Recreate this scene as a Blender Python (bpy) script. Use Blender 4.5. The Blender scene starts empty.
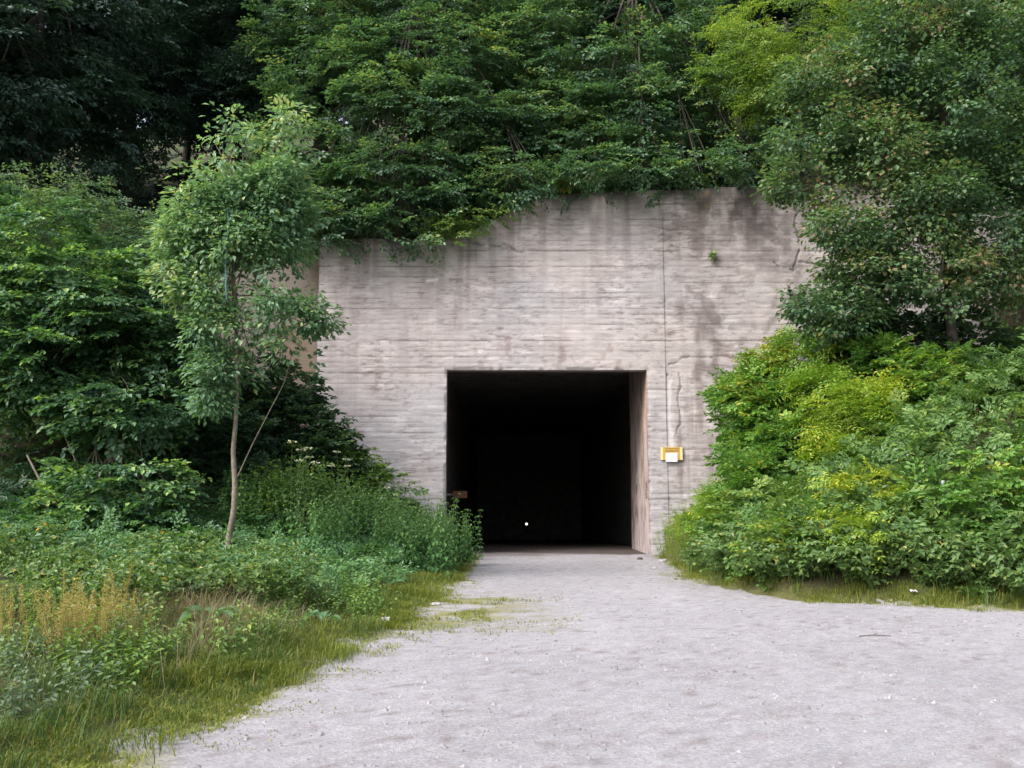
import bpy, math, random
import numpy as np

# ------------------------------------------------------------------ camera, sky, sun, exposure
scene = bpy.context.scene
col = scene.collection
F, CX, CY, HOR, CAMZ = 940.0, 512.0, 384.0, 502.0, 1.5
PITCH = math.atan((HOR - CY) / F)
cam_d = bpy.data.cameras.new("camera")
cam_d.sensor_width = 36.0
cam_d.lens = 36.0 * F / 1024.0
cam_d.clip_start = 0.1
cam_d.clip_end = 1000.0
cam = bpy.data.objects.new("camera", cam_d)
col.objects.link(cam)
cam.location = (0, 0, CAMZ)
cam.rotation_euler = (math.pi / 2 + PITCH, 0, 0)
scene.camera = cam

SUN_EL, SUN_ROT = math.radians(44), math.radians(232)
world = bpy.data.worlds.new("World")
scene.world = world
world.use_nodes = True
wn, wl = world.node_tree.nodes, world.node_tree.links
wn.clear()
sky = wn.new("ShaderNodeTexSky")
sky.sky_type = 'NISHITA'
sky.sun_disc = False
sky.sun_elevation = SUN_EL
sky.sun_rotation = SUN_ROT
sky.dust_density = 4.0
sky.air_density = 1.0
hs = wn.new("ShaderNodeHueSaturation")
hs.inputs['Saturation'].default_value = 0.55      # thin overcast: a nearly white sky
bg = wn.new("ShaderNodeBackground")
bg.inputs['Strength'].default_value = 0.13
wo = wn.new("ShaderNodeOutputWorld")
wl.new(sky.outputs[0], hs.inputs['Color'])
wl.new(hs.outputs[0], bg.inputs['Color'])
wl.new(bg.outputs[0], wo.inputs['Surface'])

sun_d = bpy.data.lights.new("sun", 'SUN')
sun_d.energy = 1.5
sun_d.angle = math.radians(25)
sun_d.color = (1.0, 0.97, 0.94)
sun = bpy.data.objects.new("sun", sun_d)
col.objects.link(sun)
sx, sy, sz = math.sin(SUN_ROT) * math.cos(SUN_EL), math.cos(SUN_ROT) * math.cos(SUN_EL), math.sin(SUN_EL)
from mathutils import Vector
sun.rotation_euler = Vector((sx, sy, sz)).to_track_quat('Z', 'Y').to_euler()
sun.location = (sx * 50, sy * 50, sz * 50)

scene.view_settings.view_transform = 'Standard'
scene.view_settings.look = 'None'
scene.view_settings.gamma = 1.0
scene.view_settings.use_curve_mapping = False
scene.view_settings.exposure = 1.3
scene.render.engine = 'CYCLES'
cy = scene.cycles
cy.max_bounces = 8
cy.diffuse_bounces = 4
cy.glossy_bounces = 2
cy.transmission_bounces = 4
cy.use_denoising = True
try:
    cy.denoiser = 'OPENIMAGEDENOISE'
    cy.denoising_prefilter = 'ACCURATE'
except Exception:
    pass

rng = np.random.default_rng(7)
random.seed(7)
CP, SP = math.cos(PITCH), math.sin(PITCH)


# ------------------------------------------------------------------ pixel <-> place
def ray(px, py):
    u, v = (px - CX) / F, (CY - py) / F
    return np.array([u, CP - v * SP, SP + v * CP])


def P(px, py, Y):
    d = ray(px, py)
    return np.array([0, 0, CAMZ]) + d * (Y / d[1])


def mpp(Y):
    return Y / F


# ------------------------------------------------------------------ numpy noise
_T = rng.random((256, 256))


def vnoise(x, y, s=0):
    x = np.asarray(x, float) + s * 17.31
    y = np.asarray(y, float) + s * 9.77
    xi, yi = np.floor(x).astype(int), np.floor(y).astype(int)
    fx, fy = x - xi, y - yi
    fx, fy = fx * fx * (3 - 2 * fx), fy * fy * (3 - 2 * fy)
    a, b = _T[xi & 255, yi & 255], _T[(xi + 1) & 255, yi & 255]
    c, d = _T[xi & 255, (yi + 1) & 255], _T[(xi + 1) & 255, (yi + 1) & 255]
    return (a * (1 - fx) + b * fx) * (1 - fy) + (c * (1 - fx) + d * fx) * fy


def fbm(x, y, o=4, s=0):
    r, a, t = 0, 1.0, 0
    for k in range(o):
        r = r + a * vnoise(x * 2 ** k, y * 2 ** k, s + k * 3)
        t += a
        a *= .5
    return r / t


def sstep(x, a, b):
    t = np.clip((np.asarray(x, float) - a) / (b - a), 0, 1)
    return t * t * (3 - 2 * t)


# ------------------------------------------------------------------ materials
def new_mat(name):
    m = bpy.data.materials.new(name)
    m.use_nodes = True
    return m, m.node_tree.nodes, m.node_tree.links, m.node_tree.nodes['Principled BSDF']


def plain(name, c, rough=.7, noise=.15, scale=12, metal=0):
    m, n, l, p = new_mat(name)
    t = n.new('ShaderNodeTexNoise')
    t.inputs['Scale'].default_value = scale
    t.inputs['Detail'].default_value = 5
    tc = n.new('ShaderNodeTexCoord')
    l.new(tc.outputs['Object'], t.inputs['Vector'])
    r = n.new('ShaderNodeValToRGB')
    r.color_ramp.elements[0].position = .3
    r.color_ramp.elements[1].position = .7
    r.color_ramp.elements[0].color = (*[max(0, k * (1 - noise)) for k in c], 1)
    r.color_ramp.elements[1].color = (*[min(1, k * (1 + noise)) for k in c], 1)
    l.new(t.outputs['Fac'], r.inputs['Fac'])
    l.new(r.outputs['Color'], p.inputs['Base Color'])
    p.inputs['Roughness'].default_value = rough
    p.inputs['Metallic'].default_value = metal
    return m


def leaf_mat(name, stops, rough=.45, trans=.38, spec=.45):
    """colour from the per-leaf 'tint' value along the ramp"""
    m, n, l, p = new_mat(name)
    a = n.new('ShaderNodeAttribute')
    a.attribute_name = 'tint'
    r = n.new('ShaderNodeValToRGB')
    e = r.color_ramp.elements
    e[0].position, e[0].color = stops[0][0], (*stops[0][1], 1)
    e[1].position, e[1].color = stops[-1][0], (*stops[-1][1], 1)
    for pos, c in stops[1:-1]:
        k = e.new(pos)
        k.color = (*c, 1)
    l.new(a.outputs['Fac'], r.inputs['Fac'])
    l.new(r.outputs['Color'], p.inputs['Base Color'])
    p.inputs['Roughness'].default_value = rough
    p.inputs['Specular IOR Level'].default_value = spec
    tr = n.new('ShaderNodeBsdfTranslucent')
    g = n.new('ShaderNodeMixRGB')
    g.blend_type = 'MULTIPLY'
    g.inputs['Fac'].default_value = 1
    g.inputs['Color2'].default_value = (1.25, 1.3, .55, 1)
    l.new(r.outputs['Color'], g.inputs['Color1'])
    l.new(g.outputs['Color'], tr.inputs['Color'])
    mx = n.new('ShaderNodeMixShader')
    mx.inputs['Fac'].default_value = trans
    l.new(p.outputs[0], mx.inputs[1])
    l.new(tr.outputs[0], mx.inputs[2])
    l.new(mx.outputs[0], n['Material Output'].inputs['Surface'])
    return m


def attr_mat(name, rough=.9, grain=35, amount=.16, bump=.4, bdist=.01):
    """colour from vertex attribute 'Col' with fine grain on top"""
    m, n, l, p = new_mat(name)
    a = n.new('ShaderNodeAttribute')
    a.attribute_name = 'Col'
    tc = n.new('ShaderNodeTexCoord')
    t = n.new('ShaderNodeTexNoise')
    t.inputs['Scale'].default_value = grain
    t.inputs['Detail'].default_value = 6
    t.inputs['Roughness'].default_value = .7
    l.new(tc.outputs['Object'], t.inputs['Vector'])
    mr = n.new('ShaderNodeMapRange')
    mr.inputs['From Min'].default_value = .25
    mr.inputs['From Max'].default_value = .75
    mr.inputs['To Min'].default_value = 1 - amount
    mr.inputs['To Max'].default_value = 1 + amount
    l.new(t.outputs['Fac'], mr.inputs['Value'])
    mu = n.new('ShaderNodeMixRGB')
    mu.blend_type = 'MULTIPLY'
    mu.inputs['Fac'].default_value = 1
    l.new(a.outputs['Color'], mu.inputs['Color1'])
    l.new(mr.outputs[0], mu.inputs['Color2'])
    l.new(mu.outputs[0], p.inputs['Base Color'])
    p.inputs['Roughness'].default_value = rough
    p.inputs['Specular IOR Level'].default_value = .25
    b = n.new('ShaderNodeBump')
    b.inputs['Strength'].default_value = bump
    b.inputs['Distance'].default_value = bdist
    l.new(t.outputs['Fac'], b.inputs['Height'])
    l.new(b.outputs[0], p.inputs['Normal'])
    return m


M = {}
M['concrete'] = attr_mat('board_marked_concrete', .92, 28, .13, .5, .012)
M['ground'] = attr_mat('soil_and_litter', .95, 18, .35, .8, .03)
M['gravel'] = attr_mat('pale_crushed_gravel', .95, 42, .22, .8, .02)
gm = M['gravel'].node_tree
vo = gm.nodes.new('ShaderNodeTexVoronoi'); vo.inputs['Scale'].default_value = 48
tcg = gm.nodes.new('ShaderNodeTexCoord'); gm.links.new(tcg.outputs['Object'], vo.inputs['Vector'])
sp = gm.nodes.new('ShaderNodeSeparateColor'); gm.links.new(vo.outputs['Color'], sp.inputs[0])
mrg = gm.nodes.new('ShaderNodeMapRange'); mrg.inputs['To Min'].default_value = .84; mrg.inputs['To Max'].default_value = 1.12
gm.links.new(sp.outputs[0], mrg.inputs['Value'])
mg = gm.nodes.new('ShaderNodeMixRGB'); mg.blend_type = 'MULTIPLY'; mg.inputs['Fac'].default_value = 1
pb_ = gm.nodes['Principled BSDF']
src = pb_.inputs['Base Color'].links[0].from_socket
gm.links.new(src, mg.inputs['Color1']); gm.links.new(mrg.outputs[0], mg.inputs['Color2']); gm.links.new(mg.outputs[0], pb_.inputs['Base Color'])
cm = M['concrete'].node_tree
tcc = cm.nodes.new('ShaderNodeTexCoord'); mpc = cm.nodes.new('ShaderNodeMapping'); mpc.inputs['Scale'].default_value = (3.2, 3.2, 30)
cm.links.new(tcc.outputs['Object'], mpc.inputs['Vector'])
nzc = cm.nodes.new('ShaderNodeTexNoise'); nzc.inputs['Scale'].default_value = 1.0; nzc.inputs['Detail'].default_value = 7; nzc.inputs['Roughness'].default_value = .72
cm.links.new(mpc.outputs[0], nzc.inputs['Vector'])
rpc = cm.nodes.new('ShaderNodeValToRGB')
ee = rpc.color_ramp.elements
ee[0].position, ee[0].color = .30, (.45, .40, .39, 1)
ee[1].position, ee[1].color = .40, (.95, .92, .92, 1)
e3 = ee.new(.68); e3.color = (1.10, 1.10, 1.10, 1)
cm.links.new(nzc.outputs['Fac'], rpc.inputs['Fac'])
mcc = cm.nodes.new('ShaderNodeMixRGB'); mcc.blend_type = 'MULTIPLY'; mcc.inputs['Fac'].default_value = 1
pc_ = cm.nodes['Principled BSDF']; srcc = pc_.inputs['Base Color'].links[0].from_socket
cm.links.new(srcc, mcc.inputs['Color1']); cm.links.new(rpc.outputs[0], mcc.inputs['Color2']); cm.links.new(mcc.outputs[0], pc_.inputs['Base Color'])
M['lining'] = plain('sooty_concrete', (.22, .20, .20), .9, .4, 2.5)
M['tunnel_floor'] = plain('damp_tunnel_floor', (.05, .043, .04), .9, .4, 3)
M['bark_pale'] = plain('pale_grey_bark', (.17, .145, .11), .9, .35, 14)
M['bark_dark'] = plain('dark_brown_bark', (.06, .05, .04), .9, .4, 10)
M['stem'] = plain('green_stem', (.09, .12, .04), .7, .3, 20)
M['stone'] = plain('pale_limestone_pieces', (.24, .225, .235), .9, .45, 1.7)
M['stone_light'] = plain('whitish_stone', (.33, .31, .32), .9, .15, 20)
M['yellow'] = plain('faded_yellow_enamel', (.50, .34, .085), .5, .1, 9)
M['ochre'] = plain('darker_yellow_print', (.36, .20, .04), .5, .1, 9)
M['pale_yellow'] = plain('pale_yellow_edge', (.72, .60, .32), .5, .08, 9)
M['white'] = plain('white_painted_metal', (.82, .83, .85), .5, .03, 9)
M['paper'] = plain('white_paper', (.50, .50, .50), .8, .05, 9)
M['rust'] = plain('rust_orange_paint', (.15, .055, .022), .7, .3, 7)
M['black_paint'] = plain('black_spray_paint', (.025, .024, .026), .7, .3, 30)
M['teal'] = plain('teal_plastic', (.03, .12, .15), .45, .15, 9)
M['pale_blue'] = plain('pale_blue_plastic', (.45, .56, .66), .5, .1, 9)
M['twig'] = plain('dry_twig', (.09, .07, .06), .9, .3, 30)

m, n, l, p = new_mat('white_lamp_glow')
p.inputs['Emission Color'].default_value = (1, .98, .95, 1)
p.inputs['Emission Strength'].default_value = .7
M['lamp'] = m

M['beech'] = leaf_mat('beech_leaf', [(0, (0.050, 0.103, 0.066)), (.5, (0.089, 0.183, 0.096)), (.85, (0.167, 0.281, 0.113)), (1, (0.308, 0.352, 0.125))])
M['forest'] = leaf_mat('shaded_wood_leaf', [(0, (0.038, 0.071, 0.058)), (.6, (0.062, 0.123, 0.091)), (1, (0.124, 0.220, 0.114))], trans=.18)  # shade under the canopy is put into the colour: low leaf reflectance
M['robinia'] = leaf_mat('light_green_pinnate_leaf', [(0, (0.120, 0.217, 0.049)), (.6, (0.217, 0.333, 0.061)), (1, (0.369, 0.416, 0.078))], trans=.4)
M['maple'] = leaf_mat('maple_leaf', [(0, (.06, .125, .07)), (.5, (.11, .20, .085)), (.82, (.17, .25, .10)), (.93, (.24, .26, .11)), (1, (.28, .21, .12))])
M['hazel'] = leaf_mat('hazel_leaf', [(0, (0.047, 0.107, 0.063)), (.6, (0.084, 0.183, 0.081)), (.9, (0.198, 0.344, 0.101)), (1, (0.316, 0.451, 0.135))])
M['ash'] = leaf_mat('young_tree_leaf', [(0, (0.108, 0.211, 0.126)), (.5, (0.178, 0.310, 0.166)), (.85, (0.286, 0.422, 0.228)), (1, (0.429, 0.479, 0.228))], trans=.36)
M['willow'] = leaf_mat('grey_green_leaf', [(0, (0.064, 0.129, 0.085)), (.6, (0.124, 0.208, 0.126)), (1, (0.225, 0.320, 0.162))])
M['elder'] = leaf_mat('dark_elder_leaf', [(0, (0.030, 0.069, 0.042)), (.6, (0.057, 0.112, 0.060)), (1, (0.108, 0.190, 0.085))])
M['bright'] = leaf_mat('bright_shrub_leaf', [(0, (0.081, 0.182, 0.042)), (.55, (0.149, 0.298, 0.056)), (.85, (0.255, 0.383, 0.067)), (1, (0.439, 0.421, 0.077))], trans=.36)
M['mid'] = leaf_mat('mid_green_leaf', [(0, (0.072, 0.146, 0.046)), (.55, (0.133, 0.243, 0.062)), (1, (0.262, 0.344, 0.078))])
M['yellowgreen'] = leaf_mat('yellow_green_leaf', [(0, (0.147, 0.272, 0.030)), (.6, (0.250, 0.361, 0.039)), (1, (0.424, 0.453, 0.048))], trans=.36)
M['bramble'] = leaf_mat('bramble_leaf', [(0, (0.077, 0.146, 0.052)), (.6, (0.145, 0.239, 0.074)), (.92, (0.263, 0.332, 0.099)), (1, (0.494, 0.352, 0.082))])
M['nettle'] = leaf_mat('nettle_leaf', [(0, (0.057, 0.146, 0.054)), (.6, (0.103, 0.224, 0.073)), (1, (0.202, 0.310, 0.090))])
M['grass'] = leaf_mat('grass_blade', [(0, (.05, .115, .025)), (.5, (.10, .16, .03)), (.75, (.20, .20, .045)), (1, (.30, .23, .10))], rough=.6)
M['moss'] = leaf_mat('low_yellow_grass', [(0, (0.132, 0.188, 0.025)), (.6, (0.228, 0.250, 0.035)), (1, (0.348, 0.312, 0.070))], rough=.6)
M['dry'] = leaf_mat('dry_grass', [(0, (0.209, 0.196, 0.088)), (.6, (0.304, 0.253, 0.150)), (1, (0.361, 0.299, 0.213))], rough=.7)
M['burdock'] = leaf_mat('grey_green_big_leaf', [(0, (0.084, 0.189, 0.084)), (1, (0.154, 0.280, 0.133))], rough=.55)
M['sorrel'] = leaf_mat('seed_head', [(0, (.30, .27, .09)), (1, (.50, .40, .15))], rough=.7)
M['petal_white'] = leaf_mat('white_petals', [(0, (.55, .58, .45)), (1, (.75, .76, .66))], rough=.7)
M['petal_yellow'] = leaf_mat('yellow_petals', [(0, (.65, .42, .02)), (1, (.75, .55, .03))], rough=.7)
M['palegreen'] = leaf_mat('pale_weed_leaf', [(0, (.09, .16, .08)), (1, (.20, .27, .17))], rough=.6)


# ------------------------------------------------------------------ mesh helpers
def mesh_np(name, verts, faces, mat, parent=None, tint=None, colr=None, smooth=False, origin=(0, 0, 0)):
    """faces: (n,k) int array; verts in world space, stored relative to origin"""
    verts = np.asarray(verts, np.float32).reshape(-1, 3) - np.asarray(origin, np.float32)
    faces = np.asarray(faces, np.int32)
    nf, k = faces.shape
    me = bpy.data.meshes.new(name)
    me.vertices.add(len(verts))
    me.vertices.foreach_set('co', verts.ravel())
    me.loops.add(nf * k)
    me.loops.foreach_set('vertex_index', faces.ravel())
    me.polygons.add(nf)
    me.polygons.foreach_set('loop_start', np.arange(0, nf * k, k, dtype=np.int32))
    me.polygons.foreach_set('loop_total', np.full(nf, k, np.int32))
    me.polygons.foreach_set('use_smooth', np.full(nf, bool(smooth)))
    if tint is not None:
        at = me.attributes.new('tint', 'FLOAT', 'FACE')
        at.data.foreach_set('value', np.asarray(tint, np.float32))
    if colr is not None:
        at = me.attributes.new('Col', 'FLOAT_COLOR', 'POINT')
        c4 = np.ones((len(verts), 4), np.float32)
        c4[:, :3] = colr
        at.data.foreach_set('color', c4.ravel())
    me.update(calc_edges=True)
    me.materials.append(mat)
    o = bpy.data.objects.new(name, me)
    col.objects.link(o)
    if parent is None:
        o.location = origin
    else:
        o.parent = parent
    return o


def tag(o, label=None, cat=None, group=None, kind=None):
    if label: o['label'] = label
    if cat: o['category'] = cat
    if group: o['group'] = group
    if kind: o['kind'] = kind
    return o


def thing(name, loc, label, cat, group=None):
    o = bpy.data.objects.new(name, None)
    o.empty_display_size = .2
    col.objects.link(o)
    o.location = tuple(float(k) for k in loc)
    return tag(o, label, cat, group)


def copy_tree(root, loc, rz=0, sc=1.0, label=None, sz=None):
    r = root.copy()
    col.objects.link(r)
    r.location = tuple(float(k) for k in loc)
    r.rotation_euler = (0, 0, rz)
    r.scale = (sc, sc, sz if sz else sc)
    if label: r['label'] = label
    for ch in root.children:
        c = ch.copy()
        col.objects.link(c)
        c.parent = r
        for g in ch.children:
            d = g.copy()
            col.objects.link(d)
            d.parent = c
    return r


class Tubes:
    """tapered tubes along polylines, collected into one mesh"""
    def __init__(self): self.v, self.f, self.n = [], [], 0

    def add(self, pts, r0, r1, seg=6, wob=0):
        pts = np.asarray(pts, float)
        k = len(pts)
        rad = np.linspace(r0, r1, k)
        tan = np.gradient(pts, axis=0)
        tan /= np.linalg.norm(tan, axis=1)[:, None] + 1e-9
        ref = np.array([.31, .95, .1])
        a = np.cross(tan, ref); a /= np.linalg.norm(a, axis=1)[:, None] + 1e-9
        b = np.cross(tan, a)
        th = np.arange(seg) / seg * 2 * math.pi
        rr = rad[:, None] * (1 + wob * (rng.random((k, seg)) - .5))
        ring = pts[:, None, :] + rr[..., None] * (np.cos(th)[None, :, None] * a[:, None, :] + np.sin(th)[None, :, None] * b[:, None, :])
        self.v.append(ring.reshape(-1, 3))
        i = np.arange(k - 1)[:, None] * seg + np.arange(seg)[None, :]
        j = np.arange(k - 1)[:, None] * seg + (np.arange(seg)[None, :] + 1) % seg
        q = np.stack([i, j, j + seg, i + seg], -1).reshape(-1, 4) + self.n
        self.f.append(q)
        self.n += k * seg
        return self

    def build(self, name, mat, parent=None, origin=(0, 0, 0)):
        return mesh_np(name, np.concatenate(self.v), np.concatenate(self.f), mat, parent, smooth=True, origin=origin)


def smooth_path(pts, n=4):
    pts = np.asarray(pts, float)
    t = np.arange(len(pts))
    tt = np.linspace(0, len(pts) - 1, (len(pts) - 1) * n + 1)
    out = np.stack([np.interp(tt, t, pts[:, k]) for k in range(3)], 1)
    for _ in range(2):
        out[1:-1] = .25 * out[:-2] + .5 * out[1:-1] + .25 * out[2:]
    return out


def box(name, x0, x1, y0, y1, z0, z1, mat, parent=None, origin=(0, 0, 0)):
    v = np.array([[x, y, z] for x in (x0, x1) for y in (y0, y1) for z in (z0, z1)])
    f = np.array([[0, 1, 3, 2], [4, 6, 7, 5], [0, 4, 5, 1], [2, 3, 7, 6], [0, 2, 6, 4], [1, 5, 7, 3]])
    return mesh_np(name, v, f, mat, parent, origin=origin)


# ------------------------------------------------------------------ terrain
WX0, WX1 = float(P(318, 300, 27)[0]), 15.0           # portal wall, left end to (hidden) right end
OX0, OX1 = float(P(446, 450, 27)[0]), float(P(648, 450, 27)[0])
OZ = float(P(547, 370, 27)[2])
WING0 = -11.6
TOPX = [P(k, 200, 27)[0] for k in (318, 440, 470, 545, 600, 760)] + [WX1]
TOPZ = [P(k, y, 27)[2] for k, y in ((318, 238), (440, 240), (470, 232), (545, 196), (600, 192), (760, 186))] + [P(860, 182, 27)[2]]


def wall_top(x):
    return np.interp(x, TOPX, TOPZ)


def left_edge(Y):
    return np.interp(Y, [-20, 5, 9.2, 14.4, 20, 27, 30], [-4, -2.3, -1.7, -1.15, -1.0, -.95, -.95])


def dist_left(X, Y):
    return np.maximum(0, left_edge(Y) - X)


def dist_right(X, Y):
    xr = np.interp(Y, [10, 18, 27], [3.4, 3.55, 4.05])
    yf = np.interp(X, [3.4, 4.4, 6.6, 12, 40], [18, 14.5, 13.4, 12.4, 11])
    a, b = X - xr, Y - yf
    return np.maximum(0, np.minimum(a, b))


def track_sd(X, Y):
    """signed distance to the track's edge: negative on the track"""
    xr = np.interp(Y, [10, 18, 27], [3.4, 3.55, 4.05])
    yf = np.interp(X, [3.4, 4.4, 6.6, 12, 40], [18, 14.5, 13.4, 12.4, 11])
    return np.maximum(left_edge(Y) - X, np.minimum(X - xr, Y - yf))


def height(X, Y):
    X, Y = np.asarray(X, float), np.asarray(Y, float)
    dl, dr = dist_left(X, Y), dist_right(X, Y)
    zl = .10 * dl + .05 * np.minimum(dl, 1.5) + .54 * sstep(Y, 17.5, 26.5) * dl * dl / (dl + 1.2)
    zl = np.minimum(zl, 6)
    dd = dr * dr / (dr + .45)
    zr = np.where(dd < 9, .56 * dd, 5.04 + .45 * (dd - 9))
    off = sstep(dl + dr, .2, 2)
    z = zl + zr + off * (.22 * (fbm(X * .6, Y * .6, 3, 2) - .5) + .05 * (fbm(X * 3, Y * 3, 2, 5) - .5))
    z = z + (1 - off) * .02 * (fbm(X * 1.2, Y * 1.2, 2, 9) - .5)
    top = np.where(X < WX0, TOPZ[0] - .1, wall_top(X)) - .12
    slope = np.interp(X, [-40, -12, 0, 12, 40], [.50, .52, .66, .70, .70])
    hill = top + slope * np.maximum(0, Y - 28.2) + .5 * (fbm(X * .3, Y * .3, 3, 4) - .5) * sstep(Y, 28.5, 31)
    hill = np.minimum(hill, 34)
    ycl = np.where(X < WX0 + .05, 28.95, 27.62)
    cliff = np.clip((Y - ycl) / .2, 0, 1)
    soft = np.where(X < 0, sstep(Y, 21, 33), sstep(Y, 19, 31))
    inw = sstep(X, WING0 - 1.2, WING0 - .2) * (1 - sstep(X, WX1 - 1.2, WX1 - .2))
    blend = inw * cliff + (1 - inw) * soft
    return z * (1 - blend) + hill * blend


def ground_px(px, py, ymax=60):
    d = ray(px, py)
    for Y in np.arange(4, ymax, .08):
        q = np.array([0, 0, CAMZ]) + d * (Y / d[1])
        if q[2] <= height(q[0], Y):
            return np.array([q[0], Y, float(height(q[0], Y))])
    return None


def at(x, y, dz=0):
    return np.array([x, y, float(height(x, y)) + dz])


def grid_faces(nx, ny):
    i = np.arange(nx - 1)[None, :] + np.arange(ny - 1)[:, None] * nx
    return np.stack([i, i + 1, i + 1 + nx, i + nx], -1).reshape(-1, 4)


def terrain():
    gx = np.unique(np.concatenate([np.linspace(-180, -26, 20), np.arange(-26, 26.01, .26), np.linspace(26, 180, 20)]))
    gy = np.unique(np.concatenate([np.linspace(-180, -6, 20), np.arange(-6, 27.2, .2), np.arange(27.2, 30, .1), np.arange(30, 60, .4), np.linspace(60, 220, 16)]))
    X, Y = np.meshgrid(gx, gy)
    Z = height(X, Y)
    f = grid_faces(len(gx), len(gy))
    cx, cyy = X.ravel()[f].mean(1), Y.ravel()[f].mean(1)
    keep = ~((cx > OX0 - .5) & (cx < OX1 + .5) & (cyy > 27.3) & (cyy < 28.3))
    f = f[keep]
    n1, n2 = fbm(X * .8, Y * .8, 4, 21), fbm(X * 4, Y * 4, 3, 22)
    soil, green, dry = np.array([.055, .042, .03]), np.array([.05, .075, .022]), np.array([.17, .13, .07])
    g = sstep(n1 + .3 * n2, .45, .8)[..., None]
    c = soil * (1 - g) + green * g
    d = (sstep(n2, .6, .8) * sstep(27 - Y, 0, 6))[..., None]
    c = c * (1 - .6 * d) + dry * .6 * d
    d2 = dist_left(X, Y) + dist_right(X, Y)
    e = (1 - sstep(d2, .1, .9))[..., None]
    c = c * (1 - e) + np.array([.12, .12, .045]) * e * (.5 + 1.0 * n2[..., None])
    o = mesh_np('ground', np.stack([X, Y, Z], -1), f, M['ground'], colr=c.reshape(-1, 3), smooth=True)
    tag(o, kind='structure')
    # the gravel track, a sheet of its own with a ragged edge
    gx = np.arange(-5, 24, .09); gy = np.concatenate([np.arange(-14, 5, .3), np.arange(5, 27.32, .09)])
    X, Y = np.meshgrid(gx, gy)
    d2 = dist_left(X, Y) + dist_right(X, Y)
    edge = track_sd(X, Y) + 1.0 * (fbm(X * 1.3, Y * 1.3, 4, 31) - .5) + .22 * (fbm(X * 5, Y * 5, 3, 34) - .5) - .05
    f = grid_faces(len(gx), len(gy))
    keep = (edge.ravel()[f].mean(1) < .75)
    cx, cyy = X.ravel()[f].mean(1), Y.ravel()[f].mean(1)
    keep &= ~((cyy > 26.96) & ((cx < OX0 - .03) | (cx > OX1 + .03)))
    f = f[keep]
    used = np.unique(f); mp = np.full(X.size, -1); mp[used] = np.arange(len(used))
    Z = height(X, Y) + .012 + .012 * (fbm(X * 5, Y * 5, 3, 33) - .5) * (1 - sstep(edge, -.1, .1)) - .06 * sstep(edge, .0, .6)
    n1, n2, n3 = fbm(X * .7, Y * .5, 4, 41), fbm(X * 4, Y * 4, 4, 42), fbm(X * 14, Y * 14, 2, 43)
    c = np.array([.335, .322, .342]) * (.90 + .16 * n1 + .08 * (n2 - .5) + .35 * (n3 - .5))[..., None]
    k = (sstep(fbm(X * 12, Y * 9, 3, 48), .62, .75) * .4)[..., None]
    c = c * (1 - k) + np.array([.24, .20, .20]) * k
    lane = np.exp(-((X - 1.0 - .02 * (Y - 14) - .25 * np.sin(Y * .35)) / .38) ** 2) + np.exp(-((X - 2.7 - .02 * (Y - 14) - .25 * np.sin(Y * .35)) / .38) ** 2)
    c = c * (1 + .07 * lane * fbm(X, Y * .5, 2, 49))[..., None]
    k = (sstep(fbm(X * 16, Y * 10, 2, 47), .70, .82) * .6 * sstep(fbm(X * .8, Y * .8, 3, 50), .35, .6))[..., None]
    c = c * (1 - k) + np.array([.16, .125, .115]) * k
    # mossy film creeping over the left edge, thin wheel-worn middle
    ms = sstep(X, -2.2, -.9) * (1 - sstep(X, -.6, 1.0)) * sstep(Y, 10.5, 12) * (1 - sstep(Y, 14.5, 16.5))
    ms = np.maximum(ms * .8, sstep(edge, -.35, .2) * .95)
    k = (ms * sstep(fbm(X * 2.2, Y * 3.5, 4, 44), .42, .62))[..., None]
    c = c * (1 - k) + np.array([.21, .20, .06]) * k
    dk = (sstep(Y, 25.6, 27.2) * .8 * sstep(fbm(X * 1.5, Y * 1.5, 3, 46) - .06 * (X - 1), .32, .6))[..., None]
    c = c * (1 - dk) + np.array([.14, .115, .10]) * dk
    v = np.stack([X, Y, Z], -1).reshape(-1, 3)[used]
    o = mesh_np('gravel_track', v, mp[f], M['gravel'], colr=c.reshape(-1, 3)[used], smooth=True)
    tag(o, kind='structure')


terrain()


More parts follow.
